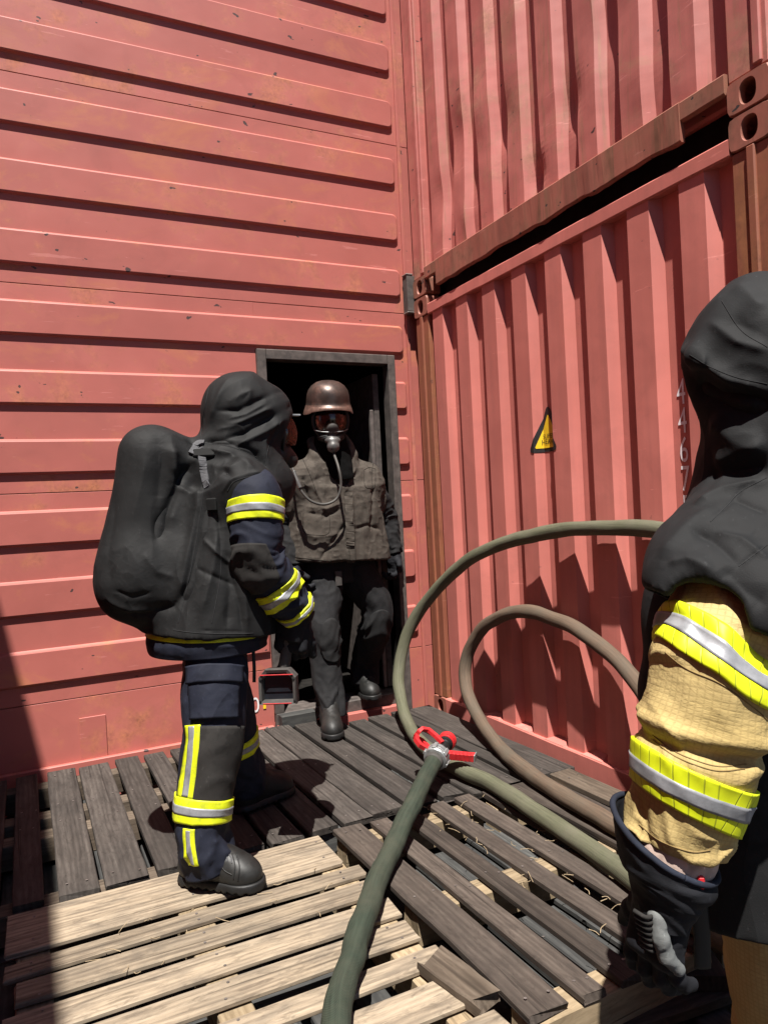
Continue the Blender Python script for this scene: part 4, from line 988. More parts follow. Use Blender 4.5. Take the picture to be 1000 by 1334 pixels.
# ---- person in the doorway
def person_doorway():
    Y = -.11
    J = dict(head=ony(428, 546, -.15), neck=A3(-.62, -.08, 1.50), pelvis=A3(-.61, -.05, .92), sl=A3(-.40, -.07, 1.38), sr=A3(-.83, -.07, 1.38),
             el=A3(-.262, -.03, 1.15), wl=A3(-.235, -.08, .92), fl=A3(-.245, -.11, .82), er=A3(-.93, -.02, 1.15), wr=A3(-.90, -.12, .90), fr=A3(-.885, -.15, .81),
             hl=A3(-.50, -.05, .90), hr=A3(-.72, -.06, .90), kl=ony(492, 802, -.16), al=A3(-.41, .06, .20), tl=A3(-.43, .0, .12),
             kr=ony(424, 833, -.27), ar=ony(433, 925, -.34), tr=A3(-.83, -.46, .05))
    fdir = A3(-.22, -.95, -.20)
    p, fr = bodymesh('person', J, None, 'person in a sooty brown jacket, helmet and breathing mask stepping out of the doorway', fdir)
    facemesh(p, fr)
    f, s, up, H = fr
    # trousers
    tr = Loft([(A3(-.69, -.04, .98), .12, .13), (A3(-.715, -.10, .80), .11, .115), (J['kr']+A3(.004, .03, .08), .088, .093), (J['kr']+A3(0, .015, -.07), .083, .088), (J['kr']*.4+J['ar']*.6+A3(0, .03, 0), .078, .083), (J['ar']+A3(0, .01, .03), .073, .074), (J['ar']+A3(0, .0, -.035), .070, .072)], (0, -1, 0),
              folded(.026, 12, 1.2, 21, ((.95, .1, 1.2), (.55, .07, .8), (.3, .1, .5))))
    o = part(tr.add('trouser_leg', 'dark_cloth', p, 110, 60), p)
    v = tr.nearest_v(.5, atd(432, 848, 4.)); part(tr.addp('knee_pad', 'knee', o, .47, .70, v-.85, v+.75, off=.010, nu=22, nv=22, shape=.9), o)
    tl = Loft([(A3(-.53, -.03, .98), .12, .13), (A3(-.475, -.08, .80), .125, .12), (J['kl']+A3(0, .03, .06), .098, .10), (J['kl']+A3(0, .05, -.08), .095, .095), (A3(-.40, .05, .28), .085, .09), (A3(-.412, .05, .125), .084, .084)], (0, -1, 0), folded(.026, 11, 1.2, 25, ((.55, .1, .9), (.9, .1, 1.))))
    o = part(tl.add('trouser_leg', 'dark_cloth', p, 100, 60), p)
    v = tl.nearest_v(.5, atd(494, 815, 4.)); part(tl.addp('knee_pad', 'knee', o, .43, .66, v-.85, v+.75, off=.010, nu=22, nv=22, shape=.9), o)
    G = Grid((-1.0, -.35, .74), (-.28, .25, 1.1), .01); G.d = G.ecyl((-.61, -.05, .78), (-.61, -.05, 1.05), (.20, .13), (.22, .14))
    part(ob('trouser_seat', *G.mesh(1), 'dark_cloth', p, True), p)
    tg = ony(440, 753, -.21); ob('belt_tag', *box(tg[0]-.02, tg[0]+.02, -.225, -.215, tg[2]-.045, tg[2]+.04, .003), 'rubbergrey', p)
    # boots
    ar = J['ar']; fx = onz(437, 962, .0); d = A3(-.12, -1, 0); d /= np.linalg.norm(d)
    toe = onz(435, 966, .0); d = A3(-.30, -.95, 0); boot(p, (toe-d*.285)[:2], toe[:2], .004, ar+A3(.0, .02, .03), big=1.0)
    boot(p, (-.40, .14), (-.44, -.13), .058, A3(-.41, .07, .26), big=1.0)
    # sleeves and gloves
    for sg, nm in ((('sl', 'el', 'wl', 'fl'), 31), (('sr', 'er', 'wr', 'fr'), 35)):
        a, b, c, e = [J[k] for k in sg]
        lf = Loft([(a+A3(0, 0, .02), .095, .095), (a*.5+b*.5, .090, .088), (b, .080, .080), (b*.4+c*.6, .068, .066), (c, .056, .056)], (0, -1, 0), folded(.020, 13, 1.3, nm, ((.55, .15, .8), (.95, .1, .8))))
        part(lf.add('sleeve', 'dark_cloth', p, 90, 50), p)
        part(hand('glove', c+A3(0, 0, -.01), e-c, A3(1 if nm == 31 else -1, .2, 0)*-1, A3(0, -1, 0), 'glove', p, 1.08, (30, 40, 30), fat=1.15), p)
    # jacket
    fx = A3(-.14, -.99); G = Grid((-1.06, -.42, .84), (-.16, .24, 1.76), .0085)
    ax = (.99, -.14)
    G.d = G.ecyl((-.615, -.10, .905), (-.61, -.085, 1.34), (.322, .185), (.265, .155), ax, 2.1)
    G.add(G.caps((-.80, -.075, 1.40), (-.42, -.075, 1.39), .098, .098), .10); G.add(G.caps((-.615, -.07, 1.49), (-.79, -.075, 1.40), .095, .09), .06); G.add(G.caps((-.615, -.07, 1.49), (-.43, -.075, 1.385), .095, .09), .06)
    G.add(G.caps((-.85, -.07, 1.37), (-.89, -.06, 1.27), .085, .083), .05); G.add(G.caps((-.37, -.07, 1.36), (-.335, -.06, 1.25), .085, .083), .05)
    G.add(G.caps((-.615, -.065, 1.50), (-.615, -.085, 1.58), .135, .118), .05)
    for q, w_ in ((-1, .105), (1, .105)):      # stand-up collar wings
        G.add(G.caps((-.62+q*.115, -.13, 1.53), (-.62+q*.105, -.05, 1.62), .030, .026), .03)
    G.cut(G.caps((-.622, -.13, 1.72), (-.615, -.22, 1.50), .105, .082), .018); G.cut(G.caps((-.61, -.27, 1.50), (-.585, -.29, 1.38), .060, .034), .015)
    G.cut(-G.plane((.05, .0, 1), (-.61, -.1, .915)), .006)
    V, F = G.mesh(2); V, F = subdiv(V, F)
    V = wrinkle(V, F, lambda P: (ridge(P*A3(7, 7, 3)+3, 41, 2)-.6)*.016+(fbm(P*A3(5, 5, 5), 43, 2)-.5)*.020+(ridge(P*A3(15, 15, 9)+7, 47, 1)-.6)*.013*fbm(P*6, 49, 2)+(ridge(P*A3(26, 26, 30)+7, 48, 1)-.6)*.004)
    V = folds(V, F, [([(451, 640), (452, 680), (455, 735)], -.016, .010), ([(458, 635), (459, 680), (462, 730)], .010, .012), ([(386, 590), (395, 625), (404, 660)], -.012, .012), ([(400, 600), (412, 640), (425, 665)], .012, .014), ([(400, 668), (425, 672), (445, 662)], -.012, .012), ([(400, 660), (425, 663), (445, 655)], .008, .010),
                     ([(480, 575), (470, 600), (462, 620)], -.014, .012), ([(487, 600), (486, 640), (483, 690)], -.012, .010), ([(470, 640), (478, 665), (480, 690)], .012, .014), ([(385, 690), (410, 700), (448, 695)], .010, .016), ([(462, 690), (478, 684), (495, 690)], -.010, .010),  ([(463, 610), (455, 625), (450, 640)], .012, .010), ([(495, 600), (499, 650), (500, 700)], -.012, .014)])
    jk = part(ob('jacket', V, F, 'sooty_cloth', p, True), p); tj = bvh(V, F)
    part(ob('placket', *ribbon(tj, [(454, 642), (455, 665), (455.5, 690), (456.5, 712), (457, 731)], .045, .006, .004, 60), 'sooty_cloth', jk), jk)
    for pl in ([(452, 645), (453, 690), (456, 732)], [(461, 645), (462, 690), (463, 728)], [(378, 725), (410, 729), (450, 733)], [(388, 585), (400, 610), (412, 640)], [(474, 612), (481, 609), (489, 611)], [(474, 612), (475, 632), (481, 636), (488, 633), (489, 611)], [(395, 668), (396, 692), (410, 697), (428, 694), (429, 670)], [(490, 590), (484, 615), (486, 640)]):
        part(stitch(tj, pl, 'seam_brown', jk, .0018), jk)
    # black flash hood round head and throat
    G = Grid(H-A3(.2, .2, .36), H+A3(.2, .2, .2), .007)
    G.d = G.ell(H+up*.03-f*.012, (.112, .092, .115), (f, s, up)); G.add(G.caps(H-up*.05+f*.0, A3(-.615, -.10, 1.46), .083, .115), .05); G.add(G.caps(A3(-.61, -.16, 1.52), A3(-.595, -.21, 1.40), .07, .055), .04)
    G.cut(G.ell(H+f*.12-up*.005, (.095, .085, .092), (f, s, up)), .015)
    V, F = G.mesh(2); part(ob('flash_hood', wrinkle(V, F, lambda P: (ridge(P*14, 5, 2)-.6)*.008), F, 'void', p, True), p)
    # mask
    mk = H+f*.030-up*.004
    G = Grid(H-.2, H+.2, .005)
    G.d = np.maximum(G.ell(mk, (.112, .104, .108), (f, s, up)), -G.ell(mk, (.105, .097, .101), (f, s, up)))
    G.cut(-G.plane(f, mk+f*.028), .004)
    V, F = G.mesh(1); vz = part(ob('visor', V, F, 'visor', p, True), p)
    pts = []
    for k in range(41):
        t = 2*math.pi*k/40; pts.append(mk+f*.034+s*.100*math.cos(t)+up*.103*math.sin(t))
    V, F, U = tube(pts, .011, 100, 10); part(ob('mask_rim', V, F, 'black', p, True), p)
    G = Grid(H-.2, H+.2, .0045)
    G.d = G.ell(H+f*.100-up*.045, (.040, .046, .050), (f, s, up)); G.add(G.caps(H+f*.11-up*.002, H+f*.12-up*.03, .016, .028), .02)
    part(ob('inner_mask', *G.mesh(1), 'rubbergrey', p, True), p)
    for q in (-1, 1):
        V, F, U = tube([mk+f*.045+s*.098*q-up*.050, mk+f*.090+s*.060*q-up*.056, mk+f*.108-up*.058+s*.004*q], .0022, 30, 6); part(ob('visor_wire', V, F, 'alloy', p, True), p)
    vp = H+f*.125-up*.125; G = Grid(vp-.1, vp+.1, .004)
    G.d = G.ell(vp+up*.014-s*0, (.034, .046, .026), (f, s, up)); G.add(G.caps(vp+up*.03-f*.02, vp-up*.0, .032, .026), .012); vc = vp-up*.022+s*-.016*-1
    G.add(G.ell(vp-up*.02+f*.018, (.034, .036, .036), (f, s, up)), .012)
    V, F = G.mesh(1); part(ob('demand_valve', V, F, 'valve', p, True), p)
    lw = mk-up*.094+f*.035; G = Grid(lw-.12, lw+.12, .005); G.d = G.ell(lw, (.075, .080, .034), (f, s, up)); part(ob('mask_chin', *G.mesh(1), 'black', p, True), p)
    b0 = vp-up*.05+f*.015; pth = [b0, ony(441, 610, -.34), ony(444, 632, -.35), ony(438, 650, -.345), ony(422, 657, -.335), ony(404, 652, -.32), ony(391, 637, -.30), ony(384, 618, -.275), ony(379, 605, -.24), ony(377, 595, -.17)]
    V, F, U = tube(pth, .0075, 120, 10); part(ob('air_hose', V, F, 'hose_thin', p, True), p)
    V, F, U = tube([ony(391, 636, -.302), ony(386, 624, -.285), ony(382.5, 614, -.268)], .0125, 30, 10); part(ob('hose_coupling', V, F, 'valve', p, True), p)
    # helmet: dome with a flared skirt
    hc = H+up*.092-f*.012; n = 56; rings = []
    prof = [(.0, .132), (.035, .130), (.068, .121), (.098, .102), (.118, .076), (.128, .045), (.131, .012), (.132, -.002), (.135, -.006), (.140, -.02), (.148, -.036), (.1485, -.041), (.142, -.040), (.134, -.02), (.125, .0)]
    V = []
    for r, z in prof:
        for k in range(n):
            t = 2*math.pi*k/n; c, sn = math.cos(t), math.sin(t); zz = z
            if z < -.004: zz = z*(1+.55*abs(sn)**2*(1 if c < .6 else .6))+.012*max(c, 0)**2*(z < -.015)
            V.append(hc+f*(r*1.10*c)+s*(r*.96*sn)+up*zz)
    F = [(i*n+k, i*n+(k+1) % n, (i+1)*n+(k+1) % n, (i+1)*n+k) for i in range(len(prof)-1) for k in range(n)]
    hm = part(ob('helmet', V, F, 'helmet', p, True), p)
    rv = []
    for r, z in ((.1345, -.0055), (.1355, -.009), (.1425, -.0225), (.1497, -.038), (.1493, -.0418)):
        for k in range(n):
            t = 2*math.pi*k/n; c, sn = math.cos(t), math.sin(t); zz = z*(1+.55*abs(sn)**2*(1 if c < .6 else .6))+.012*max(c, 0)**2*(z < -.015)
            rv.append(hc+f*(r*1.10*c*1.006)+s*(r*.96*sn*1.006)+up*zz)
    part(ob('helmet_rim', rv, [(i*n+k, i*n+(k+1) % n, (i+1)*n+(k+1) % n, (i+1)*n+k) for i in range(4) for k in range(n)], 'helmet_rim', hm, True), hm)
    return p
person_doorway()

# ---- hooded person with the covered air tank
def person_tank():
    Y = -1.40
    J = dict(head=A3(-1.485, Y, 1.555), neck=A3(-1.575, Y, 1.36), pelvis=A3(-1.675, Y, .86), sr=A3(-1.56, -1.57, 1.31), sl=A3(-1.55, -1.22, 1.31),
             er=A3(-1.545, -1.635, 1.05), wr=A3(-1.405, -1.60, .86), fr=A3(-1.43, -1.60, .78), el=A3(-1.50, -1.17, 1.05), wl=A3(-1.37, -1.24, .92), fl=A3(-1.30, -1.28, .88),
             hr=A3(-1.70, -1.48, .85), hl=A3(-1.66, -1.31, .85), kr=A3(-1.70, -1.57, .50), kl=A3(-1.57, -1.22, .48), ar=A3(-1.755, -1.63, .10), al=A3(-1.50, -1.10, .10), tr=A3(-1.66, -1.69, .04), tl=A3(-1.36, -1.06, .04))
    p, fr = bodymesh('person', J, None, 'hooded person in black cape over a tank pack, holding a handheld camera', A3(1, .02, -.08))
    facemesh(p, fr); f, s, up, H = fr
    # trousers
    rl = Loft([(A3(-1.69, -1.46, .86), .11, .09), (ony(280, 838, -1.48), .120, .098), (ony(280, 865, -1.505), .130, .112), (ony(279, 905, -1.545), .118, .112), (ony(277, 965, -1.59), .104, .102), (ony(268, 1025, -1.61), .096, .094), (ony(262, 1075, -1.625), .088, .088), (ony(266, 1105, -1.635), .086, .086), (ony(273, 1132, -1.64), .084, .085)], (0, -1, 0),
              folded(.020, 11, 1.2, 51, ((.93, .07, 1.5), (.2, .1, .5))))
    o = part(rl.add('trouser_leg', 'navy', p, 130, 72), p)
    V, F, _ = rl.grid(130, 72); T = bvh(V, F)
    def uv(px, py):
        h_ = hit(T, px, py)[0]; us = np.linspace(0, 1, 160); P = np.stack([np.interp(us*239, np.arange(240), rl.C[:, k]) for k in range(3)], 1)
        u = us[np.argmin(np.linalg.norm(P-h_, axis=1))]; return u, rl.nearest_v(u, h_)
    def rect(x0, y0, x1, y1):
        (u0, v0), (u1, v1) = uv((x0+x1)/2, y0), uv((x0+x1)/2, y1); um = (u0+u1)/2; va = uv(x0, (y0+y1)/2)[1]; vb = uv(x1, (y0+y1)/2)[1]
        if abs(va-vb) > math.pi: va, vb = (va-2*math.pi if va > vb else va), (vb-2*math.pi if vb > va else vb)
        return min(u0, u1), max(u0, u1), min(va, vb), max(va, vb)
    def widen(r_, dv): return (r_[0], r_[1], r_[2]-(dv if uv(311, 1000)[1] <= r_[2]+.1 else 0), r_[3]+(dv if uv(311, 1000)[1] > r_[2]+.1 else 0))
    part(rl.addp('knee_patch', 'patch', o, *widen(rect(258, 945, 311, 1046), .75), off=.0045, nu=24, nv=18), o)
    r_ = rect(250, 888, 308, 936); pk = part(rl.addp('cargo_pocket', 'navy', o, *r_, off=.016, nu=18, nv=16), o)
    r_ = rect(248, 866, 312, 890); part(rl.addp('pocket_flap', 'navy', o, *r_, off=.022, nu=10, nv=16), o)
    a = rect(239, 945, 257, 1040); tape(rl, o, a[0], a[1], v=(a[2], a[3]))
    a = rect(240, 1080, 254, 1128); tape(rl, o, a[0], min(a[1], .985), v=(a[2], a[3]))
    tape(rl, o, uv(262, 1042)[0], uv(262, 1076)[0], grow=.007)
    ll = Loft([(A3(-1.66, -1.33, .86), .11, .11), (A3(-1.635, -1.27, .72), .108, .11), (A3(-1.575, -1.21, .50), .092, .095), (A3(-1.535, -1.15, .30), .086, .088), (A3(-1.50, -1.11, .13), .085, .085), (A3(-1.50, -1.10, .07), .085, .085)], (0, -1, 0), folded(.022, 11, 1.2, 55, ((.9, .1, 1.2),)))
    o = part(ll.add('trouser_leg', 'navy', p, 110, 60), p); tape(ll, o, .68, .76, grow=.007)
    G = Grid((-1.95, -1.66, .70), (-1.40, -1.14, .98), .009); G.d = G.ecyl((-1.68, Y, .73), (-1.66, Y, .95), (.165, .20), (.17, .2)); part(ob('trouser_seat', *G.mesh(1), 'navy', p, True), p)
    # jacket hem with its lime stripe
    jh = Loft([(A3(-1.675, Y, .86), .185, .225), (A3(-1.680, Y, .785), .215, .245), (A3(-1.680, Y, .735), .208, .240)], (1, 0, 0), folded(.012, 3, 1.5, 57))
    o = part(jh.add('jacket_hem', 'navy', p, 24, 80), p); part(jh.add('lime_stripe', 'lime', o, 6, 80, u0=.44, u1=.56, off=.004, cap=False, lip=.004), o)
    # boots
    h0 = onz(249, 1146, -.006); t0 = onz(340, 1158, -.006); d = t0-h0; d /= np.linalg.norm(d); bt = boot(p, (t0-d*.30)[:2], t0[:2], -.006, ony(270, 1112, -1.645), big=1.05)
    tb = bvh(np.array([v.co[:] for v in bt.data.vertices])+worldloc(p), [tuple(q.vertices) for q in bt.data.polygons])
    for pl in ([(302, 1112), (306, 1128), (304, 1146)], [(308, 1113), (312, 1130), (310, 1148)], [(282, 1120), (292, 1134), (302, 1140)]): part(stitch(tb, pl, 'black', bt, .0022), bt)
    for k in range(3): part(stitch(tb, [(285+k*6, 1108+k*2), (289+k*6, 1114+k*2), (290+k*6, 1121+k*2)], 'webbing', bt, .0022, 'boot_lace'), bt)
    boot(p, (-1.56, -1.14), (-1.28, -1.04), .003, A3(-1.50, -1.11, .19), big=1.05)
    # right sleeve
    sl_ = Loft([(A3(-1.555, -1.52, 1.32), .06, .06), (A3(-1.550, -1.565, 1.305), .088, .085), (ony(331, 650, -1.60), .106, .096), (ony(333, 690, -1.625), .096, .093), (ony(338, 728, -1.635), .090, .090), (ony(358, 762, -1.625), .083, .082), (ony(378, 786, -1.61), .070, .070), (ony(387, 798, -1.60), .066, .066)], (0, -1, 0),
               folded(.022, 12, 1.2, 61, ((.55, .1, .9), (.85, .12, .8))))
    o = part(sl_.add('sleeve', 'navy', p, 120, 72), p)
    part(sl_.addp('elbow_pad', 'patch', o, .46, .70, sl_.nearest_v(.55, ony(310, 735, -1.66))-1.5, sl_.nearest_v(.55, ony(310, 735, -1.66))+1.1, off=.007, nu=22, nv=26, shape=.5), o)
    tape(sl_, o, .215, .335, grow=.006); tape(sl_, o, .735, .845, grow=.006); tape(sl_, o, .945, .998, grow=.006)
    cf = Loft([(ony(378, 786, -1.61), .072, .072), (ony(386, 797, -1.60), .074, .074)], (0, -1, 0)); 
    ls = Loft([(J['sl']+A3(0, 0, .03), .09, .09), (J['sl']*.5+J['el']*.5, .088, .088), (J['el'], .082, .082), (J['el']*.4+J['wl']*.6, .068, .068), (J['wl'], .06, .06)], (0, -1, 0), folded(.02, 12, 1.2, 65)); part(ls.add('sleeve', 'navy', p, 80, 44), p)
    # gloves: right hand closed round the grip of the handheld camera
    W = ony(384, 806, -1.60); part(hand('glove', W, A3(-.20, .0, -1), A3(.45, .75, 0), A3(.9, -.5, 0), 'glove', p, 1.12, (40, 60, 45), fat=1.2, thumb=(.7, 40)), p)
    gc = Loft([(ony(389, 792, -1.60), .060, .060), (ony(384, 815, -1.60), .056, .052), (ony(379, 835, -1.60), .05, .046)], (0, -1, 0), folded(.008, 6, 1.5, 67)); part(gc.add('glove_cuff', 'glove', p, 24, 40), p)
    part(hand('glove', J['wl'], J['fl']-J['wl'], A3(0, -1, -.3), A3(.2, 0, 1), 'glove', p, 1.05, (40, 50, 35), fat=1.15), p)
    # cape with hood over head and tank
    G = Grid((-2.18, -1.78, .76), (-1.20, -1.04, 1.82), .0075)
    G.d = G.ecyl((-1.655, Y, .78), (-1.60, Y, 1.30), (.245, .262), (.165, .205), (1, 0), 2.4)
    G.add(G.caps((-1.565, -1.22, 1.315), (-1.565, -1.575, 1.315), .098), .08)
    pk_ = G.caps((-1.842, Y, 1.435), (-1.912, Y, .995), .108, .145); G.add(pk_, .10)
    G.add(G.caps((-1.83, Y, 1.42), (-1.64, Y, 1.41), .085, .085), .07)
    G.add(G.caps((-1.88, Y, 1.05), (-1.70, Y, 1.0), .15, .17), .06)
    G.add(G.ell((-1.512, Y, 1.600), (.152, .125, .152)), .03); G.add(G.ell((-1.405, Y, 1.555), (.088, .108, .135)), .05)
    G.add(G.caps((-1.525, Y, 1.50), (-1.575, Y, 1.36), .130, .160), .04)
    G.add(G.caps((-1.53, Y, 1.42), (-1.46, Y, 1.33), .13, .14), .05)
    FC = G.ell((-1.245, Y, 1.462), (.150, .25, .150))
    G.d = np.maximum(G.d, -(G.d+.017))      # hollow: a cloth shell
    # arm opening: the shoulder flap stops short on the sleeve
    G.cut(FC, .006); G.cut(G.ell((-1.50, -1.72, 1.20), (.130, .118, .150)), .008)
    G.cut(-G.plane((.09, 0, 1), (-1.64, Y, .795)), .005)
    V, F = G.mesh(2); V, F = subdiv(V, F)
    V = wrinkle(V, F, lambda P: (ridge(P*A3(5, 5, 1.6)+5, 71, 1)-.6)*.012+(fbm(P*5, 73, 2)-.5)*.010+(ridge(P*A3(12, 12, 5)+5, 75, 1)-.6)*.007*(.3+fbm(P*4, 77, 2)))
    V = folds(V, F, [([(262, 588), (248, 610), (232, 640), (215, 690)], .026, .022), ([(255, 600), (235, 625), (222, 660), (205, 700)], -.036, .020), ([(215, 550), (225, 590), (228, 630)], .016, .020), ([(205, 565), (210, 610), (205, 660)], -.010, .025), ([(235, 560), (250, 575), (262, 590)], -.016, .016),
                     ([(262, 600), (258, 660), (245, 720), (232, 790)], .010, .016), ([(272, 640), (262, 700), (248, 760), (230, 820)], -.010, .016), ([(150, 800), (190, 800), (225, 790), (250, 760)], -.016, .018), ([(140, 780), (170, 795), (210, 798)], .012, .014), ([(285, 690), (278, 740), (262, 800)], .010, .018), ([(295, 720), (300, 770), (296, 820)], -.010, .018), ([(310, 700), (318, 770), (322, 825)], .010, .016),
                     ([(378, 530), (350, 545), (318, 565), (290, 572)], -.013, .010), ([(376, 522), (345, 535), (315, 550), (285, 560)], .012, .010), ([(368, 510), (340, 520), (310, 535), (285, 535)], -.010, .010), ([(355, 500), (325, 510), (300, 522)], .009, .012), ([(300, 492), (285, 515), (275, 545)], .008, .012), ([(372, 545), (345, 562), (310, 580), (275, 580)], .012, .012), ([(262, 574), (300, 578), (335, 592), (352, 612)], -.020, .012), ([(268, 585), (300, 592), (330, 612)], .014, .014), ([(350, 600), (345, 575), (358, 555)], .006, .008), ([(275, 605), (300, 610), (330, 600)], .010, .014), ([(290, 640), (302, 624), (335, 616), (365, 630)], .007, .007), ([(266, 605), (259, 670), (247, 740), (230, 815)], -.0035, .0045), ([(225, 818), (270, 822), (318, 823)], -.003, .004), ([(277, 498), (266, 545), (262, 572)], -.003, .0045), ([(371, 545), (353, 575), (347, 606)], -.003, .0045),
                     ([(280, 615), (300, 660), (306, 700)], .008, .008), ([(270, 630), (285, 680), (288, 720)], -.007, .008), ([(300, 745), (312, 790), (316, 822)], -.006, .008), ([(262, 700), (282, 720), (306, 738)], .007, .008), ([(255, 740), (280, 752), (305, 762)], -.006, .008), ([(196, 560), (188, 610), (172, 680)], .004, .016), ([(150, 650), (142, 710), (145, 765)], -.004, .018), ([(186, 720), (205, 745), (228, 752)], .005, .012), ([(150, 770), (172, 778), (196, 772)], -.005, .009), ([(300, 545), (320, 540), (345, 526)], .006, .006), ([(292, 556), (318, 551), (350, 538)], -.006, .006)])
    cp_ = part(ob('hooded_cape', V, F, 'cape', p, True), p); tc = bvh(V, F)
    for pl in ([(268, 606), (261, 670), (249, 740), (232, 812)], [(226, 821), (260, 825), (300, 826), (330, 825)], [(272, 505), (264, 545), (261, 571)], [(366, 549), (351, 578), (346, 606)], [(296, 640), (306, 627), (335, 620), (358, 627)], [(288, 700), (287, 750), (276, 812)], [(262, 577), (300, 582), (335, 596)]):
        part(stitch(tc, pl, 'seam_dark', cp_, .0013), cp_)
    part(ob('strap', *ribbon(tc, [(262, 585), (263, 600), (268, 622), (278, 658)], .026, .003, .007), 'webbing', cp_), cp_)
    part(ob('strap_loop', *ribbon(tc, [(249, 592), (257, 580), (266, 578)], .022, .003, .008), 'webbing', cp_), cp_)
    q, nrm = hit(tc, 266, 592); a, s2, u2 = frame(nrm)
    part(ob('buckle', *xf(box(.0, .014, -.038, .038, -.014, .018, .004), q, a, s2, u2), 'plastic', cp_), cp_)
    q, nrm = hit(tc, 277, 657); a, s2, u2 = frame(nrm); part(ob('strap_slider', *xf(box(.0, .012, -.02, .02, -.022, .022, .004), q, a, s2, u2), 'plastic', cp_), cp_)
    # mask
    mc = A3(-1.388, Y, 1.515); G = Grid(mc-.16, mc+.16, .005)
    G.d = np.maximum(G.ell(mc, (.090, .082, .102)), -G.ell(mc, (.084, .076, .096))); G.cut(-G.plane((1, 0, 0), mc+A3(.012, 0, 0)), .004); G.cut(G.plane((0, 0, -1), mc-A3(0, 0, .045)), .004)
    part(ob('visor', *G.mesh(1), 'visor', p, True), p)
    G = Grid(mc-.18, mc+.18, .006); G.d = G.ell(mc-A3(.01, 0, .075), (.078, .07, .06)); G.add(G.caps(mc+A3(.04, 0, -.09), mc+A3(.055, -.01, -.10), .032), .02); part(ob('mask_chin', *G.mesh(1), 'black', p, True), p)
    pts = [mc+A3(.012, .083*math.cos(t), .10*math.sin(t)) for t in np.linspace(0, 2*math.pi, 41)]; V, F, U = tube(pts, .008, 90, 8, up=(1, 0, 0)); part(ob('mask_rim', V, F, 'black', p, True), p)
    bq = ony(386, 541, -1.43); part(ob('visor_clip', *box(bq[0]-.03, bq[0]+.012, -1.445, -1.425, bq[2]-.003, bq[2]+.003, .001), 'alloy', p), p)
    return p
person_tank()

# handheld thermal camera in the gloved hand
def handheld_camera():
    c = ony(366, 892, -1.60); t = R(-32); f = A3(-.50, -.84, .06); f /= np.linalg.norm(f); a, s, u = frame(f)
    rt = root('thermal_camera', tuple(c-A3(0, 0, .07)), 'boxy grey handheld thermal camera with a dark screen held by its top grip', 'camera')
    def put_(name, VF, mat, smooth=False): return ob(name, *xf(VF, c, a, s, u), mat, rt, smooth)
    # hooded screen housing: frame ring + tapered body
    W_, H_ = .064, .062; V = []
    ring = lambda x, k, kz: [(x, -W_*k, -H_*kz*.9), (x, W_*k, -H_*kz*.9), (x, W_*k, H_*kz*.55), (x, W_*k*.62, H_*kz), (x, -W_*k*.62, H_*kz), (x, -W_*k, H_*kz*.55)]
    rs = [ring(.060, .78, .76), ring(.066, .90, .88), ring(.066, 1.0, 1.0), ring(.052, 1.04, 1.04), ring(.0, .98, .98), ring(-.05, .80, .82), ring(-.075, .55, .6)]
    rs = [ring(.030, .80, .78), ring(.062, .86, .84)]+rs[2:]
    V = [q for r_ in rs for q in r_]; n = 6; F = [(i*n+k, i*n+(k+1) % n, (i+1)*n+(k+1) % n, (i+1)*n+k) for i in range(len(rs)-1) for k in range(n)]+[tuple(range((len(rs)-1)*n, len(rs)*n))]
    put_('housing', (V, F), 'rubbergrey')
    put_('screen', ([q for q in ring(.034, .805, .785)], [tuple(range(6))[::-1]]), 'screen')
    put_('screen_trim', box(.0655, .068, -.058, .058, .044, .047, .0005), 'red'); put_('screen_trim', box(.0655, .068, -.05, .05, -.054, -.051, .0005), 'red')
    for y, z in ((.060, .030), (.060, -.045), (-.060, -.045), (-.058, .030)): put_('screw', xf(lathe([(.004, 0), (.004, .003), (.002, .0035)], 10), A3(.064, y, z), A3(1, 0, 0), A3(0, 1, 0), A3(0, 0, 1)), 'black')
    g1 = ony(374, 838, -1.60); V, F, U = tube([c+u*.045-a*.01, c*.5+g1*.5-a*.005, g1, g1+A3(0, 0, .03)], .021, 30, 12); ob('grip', V, F, 'rubbergrey', rt, True)
    st = [ony(329, 828, -1.56), ony(330, 850, -1.575), ony(331, 870, -1.58), ony(331, 889, -1.58)]
    V, F, U = tube(st, .006, 40, 8, .35); o = ob('lanyard', V, F, 'black', rt, True)
    return rt
handheld_camera()

